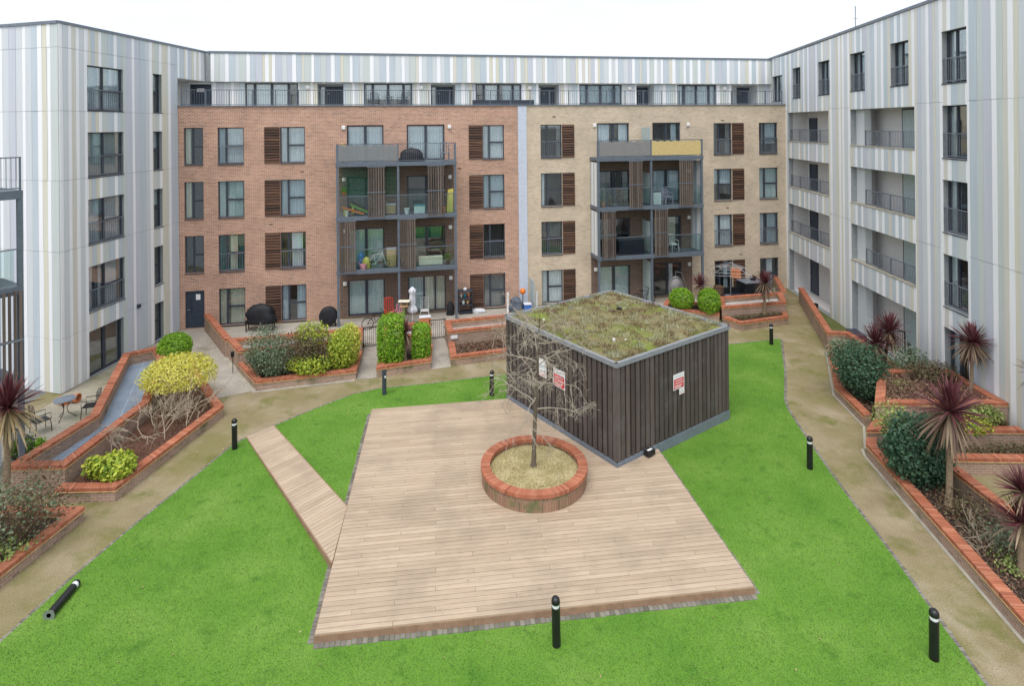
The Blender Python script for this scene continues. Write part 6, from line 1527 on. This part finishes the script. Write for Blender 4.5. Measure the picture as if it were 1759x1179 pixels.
# hanging egg chair
q = B.p(27.55, 1.75, 0); ec = thing('egg_chair', 'hanging wicker egg chair on a curved stand under the buff block balconies', 'chair', q)
mb = MB(); mb.tube([(q[0] + 0.55, q[1] + 0.3, 0.05), (q[0] + 0.75, q[1] + 0.4, 1.0), (q[0] + 0.45, q[1] + 0.3, 1.85), (q[0], q[1], 2.0), (q[0], q[1], 1.8)], 0.022, 6); mb.build('stand', 'steel_grey', ec)
mb = MB(); pts = [(q[0] + 0.42 * math.cos(a), q[1] - 0.1, 1.1 + 0.62 * math.sin(a)) for a in [2 * math.pi * k / 24 for k in range(25)]]; mb.tube(pts, 0.026, 6); mb.build('rim', 'steel_grey', ec)
mb = MB(); mb.rings([[(q[0] + 0.41 * f * math.cos(a), q[1] - 0.08 + g_, 1.1 + 0.6 * f * math.sin(a)) for a in [2 * math.pi * k / 18 for k in range(18)]] for f, g_ in ((1, 0), (0.92, 0.25), (0.6, 0.45), (0.1, 0.52))]); mb.build('basket', 'wicker_grey', ec, smooth=True)
mb = MB(); mb.rings([[(q[0] + 0.3 * f * math.cos(a), q[1] - 0.02, 0.85 + 0.2 * f * math.sin(a)) for a in [2 * math.pi * k / 14 for k in range(14)]] for f in (0.3, 1.0)] ); mb.build('cushion', 'grey_cloth', ec)
mb = MB(); mb.lathe(q[0] + 0.2, q[1] + 0.1, [(0.5, 0.0), (0.5, 0.04), (0.44, 0.05)], 18); mb.build('base', 'black_metal', ec)
# rotary dryer, open box, storage box and tub on the far right patio
q = (12.95, 35.3, 0.0); rd_ = thing('rotary_dryer', 'rotary clothes dryer with bare metal arms on the far right patio', 'clothes dryer', q)
mb = MB(); mb.tube([q, (q[0], q[1], 2.55)], 0.028, 6); mb.build('pole', 'steel_grey', rd_)
ends = []
for k in range(4):
    a = k * math.pi / 2 + 0.5; e = (q[0] + 1.55 * math.cos(a), q[1] + 1.55 * math.sin(a), 1.95); ends.append(e)
    mb = MB(); mb.tube([(q[0], q[1], 2.52), e], 0.018, 5); mb.build('arm', 'steel_grey', rd_)
for f in (0.55, 0.8, 1.0):
    mb = MB(); pts = [(q[0] + (e[0] - q[0]) * f, q[1] + (e[1] - q[1]) * f, 2.52 + (e[2] - 2.52) * f) for e in ends + ends[:1]]; mb.tube(pts, 0.008, 3); mb.build('line', 'white_plastic', rd_)
mb = MB(); p0 = Vector(ends[0]).lerp(Vector(ends[1]), 0.2); p1 = Vector(ends[0]).lerp(Vector(ends[1]), 0.45)
mb.hexa([(p0.x, p0.y - .02, 1.3), (p1.x, p1.y - .02, 1.35), (p1.x, p1.y + .02, 1.35), (p0.x, p0.y + .02, 1.3), (p0.x, p0.y - .02, 1.94), (p1.x, p1.y - .02, 1.94), (p1.x, p1.y + .02, 1.94), (p0.x, p0.y + .02, 1.94)])
tag(mb.build('garment', 'terracotta', None, loc=(p0.x, p0.y, 1.3)), 'rust-coloured garment hanging from the rotary dryer', 'clothing')
ox = thing('raised_pool', 'dark open-topped box with a slate-blue floor on the far right patio', 'pool', (13.6, 35.9, 0))
c_, s_ = math.cos(B.ang), math.sin(B.ang)
def oxb(nm, x0, x1, y0, y1, z0, z1, mt_):
    mb = MB(); pp = [(13.6 + c_ * x - s_ * y, 35.9 + s_ * x + c_ * y) for x, y in ((x0, y0), (x1, y0), (x1, y1), (x0, y1))]; mb.hexa([(*p, z0) for p in pp] + [(*p, z1) for p in pp]); mb.build(nm, mt_, ox)
oxb('side', -1.3, 1.3, -1.0, -0.86, 0, 0.62, 'tarpaulin'); oxb('side', -1.3, 1.3, 0.86, 1.0, 0, 0.62, 'tarpaulin'); oxb('side', -1.3, -1.16, -0.859, 0.859, 0, 0.62, 'tarpaulin'); oxb('side', 1.16, 1.3, -0.859, 0.859, 0, 0.62, 'tarpaulin'); oxb('floor', -1.159, 1.159, -0.859, 0.859, 0.1, 0.25, 'pool_liner')
block('storage_box', 'black storage box with a sagging cover on the far right patio', 'box', B, 32.2, 33.6, 0.6, 1.6, 0, 0.95, 'tarpaulin', 'roof_trim')
pot('dark bowl on top of the black storage box', B.p(33.1, 1.0, 0.995), 0.2, 0.2, 'black_metal')
pot('brown wooden tub on the far right patio below the dryer', (12.35, 35.6, 0.0), 0.3, 1.0, 'brown_timber')
block('bench', 'pale low bench at the left end of the dark open-topped box', 'bench', B, 29.9, 30.9, 1.9, 2.5, 0, 0.45, 'grey_cloth', 'roof_trim')
pot('white-flowered pot before the last buff block window', B.p(34.9, 0.8, 0.0), 0.2, 0.3, 'grey_cloth', 'leaf_variegated', 4, 0.4)
# bistro set and tipped pots on the left patio
table('small dark iron bistro table on the left patio', (-16.6, 22.15, 0), 0.2, 'black_metal', 0.36, 0.74)
chair('scrolled black iron chair left of the bistro table', (-16.75, 21.2, 0), 2.6, 'black_metal', bh=1.0)
chair('scrolled black iron chair between the bistro table and the grating wall', (-15.75, 22.3, 0), -1.3, 'black_metal', bh=0.95)
for k, (x, y, lb) in enumerate(((-17.55, 23.3, 'tipped terracotta pot by the striped wall, darker of the pair'), (-17.2, 23.45, 'tipped terracotta pot by the striped wall, paler of the pair'))):
    t = thing('terracotta_pot', lb, 'pot', (x, y, 0.17), None); mb = MB(); mb.lathe(x, y, [(0.11, 0.0 + 0.17 - 0.17), (0.16, 0.22), (0.18, 0.3), (0.18, 0.34), (0.14, 0.34), (0.12, 0.1)], 16); mb.build('pot', 'terracotta' if k else 'orange_plastic', t); t.rotation_euler = (R(90), 0, R(70 + 20 * k)); t.location = (x, y, 0.18)
# right patio
block('trough', 'black trough planter on the strip beside the right wing', 'trough', RW, 9.2, 10.2, 0.35, 0.8, 0, 0.5, 'tarpaulin', 'pool_liner')
gt = thing('gate_panel', 'black metal gate leaning against the white wall in the right wing recess', 'gate', RW.p(11.0, -0.6, 0))
railing(gt, RW, 10.4, 11.35, -0.75, 0.03, 1.1, bar=0.2, mat='black_metal', posts=[10.42, 11.33], name='gate_frame')
pot('dark bin beside the corner of the striped right wing', (16.85, 33.3, 0.0), 0.22, 0.6, 'black_metal')
chair('dark chair in the right wing recess behind the twin-headed cordyline', RW.p(12.6, -0.6, 0.02), 1.2, 'black_metal', bh=1.0, sw=0.6, sd=0.6)
# gates between the raised beds
for k, (a, b_, lb) in enumerate((((-7.22, 28.95), (-6.25, 29.2), 'black railing gate between the mixed shrubs and the clipped hedges'), ((-4.15, 29.95), (-3.35, 30.15), 'black railing gate between the clipped hedges and the bed left of the hut'))):
    w_ = Wall(a, b_); t = thing('metal_gate', lb, 'gate', (*a, 0)); railing(t, w_, 0, w_.L, 0, 0.02, 1.0, bar=0.1, mat='black_metal', posts=[0.02, w_.L - 0.02], name='gate_leaf')
    mb = MB(); wbox(mb, w_, w_.L - 0.12, w_.L - 0.05, 0.02, 0.05, 0.55, 0.65); mb.build('latch', 'steel_grey', t)
w_ = Wall((-2.72, 26.65), (1.7, 28.05))
w_ = Wall((-3.04, 28.5), (1.3, 29.75)); mb = MB(); wbox(mb, w_, 0.12, 0.45, 0.02, 0.03, 0.55, 0.72); tag(mb.build('sign', 'sign_white', None, loc=w_.p(0.28, 0.02, 0.6)), 'small white plate on the brick bed left of the hut', 'sign')
sp = thing('spotlight', 'small black spotlight on a stake at the brick corner before the mixed shrubs', 'spotlight', (-12.2, 26.1, 0))
mb = MB(); mb.tube([(-12.22, 26.12, 0), (-12.22, 26.12, 0.75)], 0.015, 5); mb.build('stake', 'black_metal', sp); mb = MB(); mb.rbox(-12.22, 26.1, 0.72, 0.95, 0.14, 0.12, 0.5); mb.build('head', 'black_metal', sp, bevel=0.02)
# balcony contents, red block
z3, z2, z1 = 8.8, 5.9, 3.0
lump('covered_furniture', 'black-covered furniture on the top right balcony of the red block', 'furniture', B.p(12.25, 0.75, z3 + 0.005), (0.7, 0.4, 0.72), 'tarpaulin', 12, 0.2)
chair('dark grey chair on the top right balcony of the red block', B.p(14.1, 0.8, z3 + 0.005), 0.2, 'rail_metal', bh=0.95, r_=0.022)
pot('small plant at the left end of the top left balcony of the red block', B.p(8.55, 1.0, z3 + 0.005), 0.13, 0.3, 'white_plastic', 'leaf_yellow', 6, 0.5)
nt_ = thing('safety_net', 'green safety net stretched over the second-floor left balcony of the red block', 'net', B.p(9.9, 1.22, z2 + 1.1)); mb = MB()
for k in range(15):
    z = z2 + 1.14 + 1.42 * k / 14; mb.tube([B.p(8.37, 1.2, z), B.p(9.9, 1.17, z - 0.05), B.p(11.42, 1.2, z)], 0.013, 3)
for k in range(26):
    s = 8.4 + 3.0 * k / 25; mb.tube([B.p(s, 1.2, z2 + 1.12), B.p(s, 1.2, z2 + 2.58)], 0.010, 3)
o = mb.build('mesh', 'netting', nt_); o['kind'] = 'stuff'
def slide(label, w, s, o, z, ln, mat, tilt):
    t = thing('toy_slide', label, 'toy', w.p(s, o, z)); mb = MB(); a, b_ = s, s + ln
    mb.hexa([w.p(a, o, z + tilt), w.p(b_, o, z + 0.02), w.p(b_, o - 0.35, z + 0.02), w.p(a, o - 0.35, z + tilt), w.p(a, o, z + tilt + 0.07), w.p(b_, o, z + 0.1), w.p(b_, o - 0.35, z + 0.1), w.p(a, o - 0.35, z + tilt + 0.07)]); mb.build('chute', mat, t)
    mb = MB(); wbox(mb, w, a + 0.08, a + 0.2, o - 0.3, o - 0.05, z, z + tilt * 0.8); mb.build('support', 'yellow_plastic', t); return t
slide('orange toy slide on the second-floor left balcony of the red block', B, 8.5, 1.15, z2 + 0.005, 1.15, 'orange_plastic', 0.42)
slide('green toy slide on the second-floor left balcony of the red block', B, 8.9, 0.7, z2 + 0.005, 1.0, 'green_plastic', 0.5)
pot('cream bucket under the orange toy slide', B.p(8.75, 1.22, z2 + 0.005), 0.1, 0.28, 'curtain_cream'); 
pot('orange pot hanging plant at the left post of the second-floor balcony', B.p(8.62, 1.05, z2 + 1.12), 0.1, 0.18, 'orange_plastic', 'leaf_box', 7, 0.2)
block('box', 'pale cardboard box behind the left slatted screen of the second-floor balcony', 'box', B, 10.85, 11.35, 0.5, 1.0, z2 + 0.005, z2 + 0.5, 'pine_timber', 'grey_cloth')
pot('white bucket on the second-floor right balcony of the red block', B.p(11.95, 1.15, z2 + 0.005), 0.15, 0.3, 'white_plastic')
block('crate', 'teal crate on the second-floor right balcony of the red block', 'crate', B, 12.35, 12.95, 0.7, 1.15, z2 + 0.005, z2 + 0.42, 'curtain_green', 'teal_cloth')
mb = MB(); mb.hexa([B.p(14.15, 1.1, z2 + 0.01), B.p(14.5, 1.1, z2 + 0.01), B.p(14.5, 1.05, z2 + 0.01), B.p(14.15, 1.05, z2 + 0.01), B.p(14.25, 0.85, z2 + 1.25), B.p(14.55, 0.85, z2 + 1.3), B.p(14.55, 0.8, z2 + 1.3), B.p(14.25, 0.8, z2 + 1.25)]); tag(mb.build('board', 'yellow_plastic', None, loc=B.p(14.3, 1.0, z2)), 'yellow board leaning at the right end of the second-floor balcony', 'board')
pot('red bucket beside the leaning yellow board', B.p(13.95, 1.15, z2 + 0.005), 0.16, 0.3, 'orange_plastic')
lump('toy_heap', 'blue and white toy heap on the first-floor left balcony of the red block', 'toys', B.p(9.45, 0.8, z1 + 0.005), (0.22, 0.25, 0.85), 'blue_plastic', 15, 0.4, 'toys')
lump('toy_heap', 'lime toy heap on the first-floor left balcony of the red block', 'toys', B.p(9.75, 1.0, z1 + 0.005), (0.22, 0.2, 0.6), 'yellow_plastic', 16, 0.4, 'toys')
pot('pink tub on the first-floor left balcony of the red block', B.p(9.6, 1.15, z1 + 0.005), 0.25, 0.28, 'pink_plastic')
bicycle("child's pale bicycle on the first-floor left balcony of the red block", B.p(10.3, 1.0, z1 + 0.005), 0.2, 'white_plastic', 0.2)
block('cabinet', 'pine cabinet with a grey bag on the first-floor left balcony of the red block', 'cabinet', B, 10.85, 11.35, 0.6, 1.0, z1 + 0.005, z1 + 0.95, 'pine_timber', 'grey_cloth')
block('low_table', 'low pale pallet table on the first-floor right balcony of the red block', 'table', B, 12.6, 13.9, 0.5, 1.05, z1 + 0.005, z1 + 0.36, 'curtain_cream')
pot('basket of white flowers at the right end of the first-floor balcony', B.p(14.2, 1.05, z1 + 0.005), 0.14, 0.25, 'brown_timber', 'leaf_variegated', 9, 0.25)
# balcony contents, buff block
pot('leafy pot at the left end of the second-floor balcony of the buff block', B.p(23.35, 1.05, z2 + 0.005), 0.15, 0.3, 'terracotta', 'leaf_grey', 10, 0.5)
pot('flowering pot beside the leafy pot on the second-floor balcony of the buff block', B.p(23.8, 1.1, z2 + 0.005), 0.13, 0.25, 'brown_timber', 'leaf_brown', 11, 0.3)
chair('brown chair on the second-floor left balcony of the buff block', B.p(24.6, 0.9, z2 + 0.005), 0.5, 'brown_timber', r_=0.025)
chair('lilac chair on the second-floor right balcony of the buff block', B.p(27.5, 0.9, z2 + 0.005), 0.2, 'lilac_cloth', r_=0.025, bh=0.8)
block('shelf_unit', 'white side table on the second-floor right balcony of the buff block', 'table', B, 26.5, 27.0, 0.7, 1.1, z2 + 0.005, z2 + 0.75, 'white_plastic', 'frame_metal')
pot('dark plant behind the right screen of the buff block second floor', B.p(28.5, 0.95, z2 + 0.005), 0.18, 0.35, 'frame_metal', 'leaf_dark', 12, 0.5)
chair('white chair on the first-floor right balcony of the buff block', B.p(27.9, 0.8, z1 + 0.005), 0.3, 'white_plastic', r_=0.02)
block('storage_box', 'dark blue chest on the first-floor left balcony of the buff block', 'chest', B, 24.3, 25.9, 0.5, 1.1, z1 + 0.005, z1 + 0.85, 'pool_liner', 'frame_metal')
# terrace furniture
block('planter_box', 'row of dark planter boxes along the top terrace', 'planter', B, 15.9, 19.6, -0.9, -0.5, HB - 0.115, HB + 0.32, 'frame_metal')
chair('dark chair on the top terrace before the second glazed front', B.p(10.2, -1.2, HB - 0.115), 0.3, 'frame_metal', r_=0.02); chair('dark chair on the top terrace right of the second glazed front', B.p(11.8, -1.1, HB - 0.115), -0.4, 'frame_metal', r_=0.02)
table('small dark table on the top terrace between two chairs', B.p(11.0, -1.1, HB - 0.115), 0.0, 'frame_metal', 0.35, 0.7)
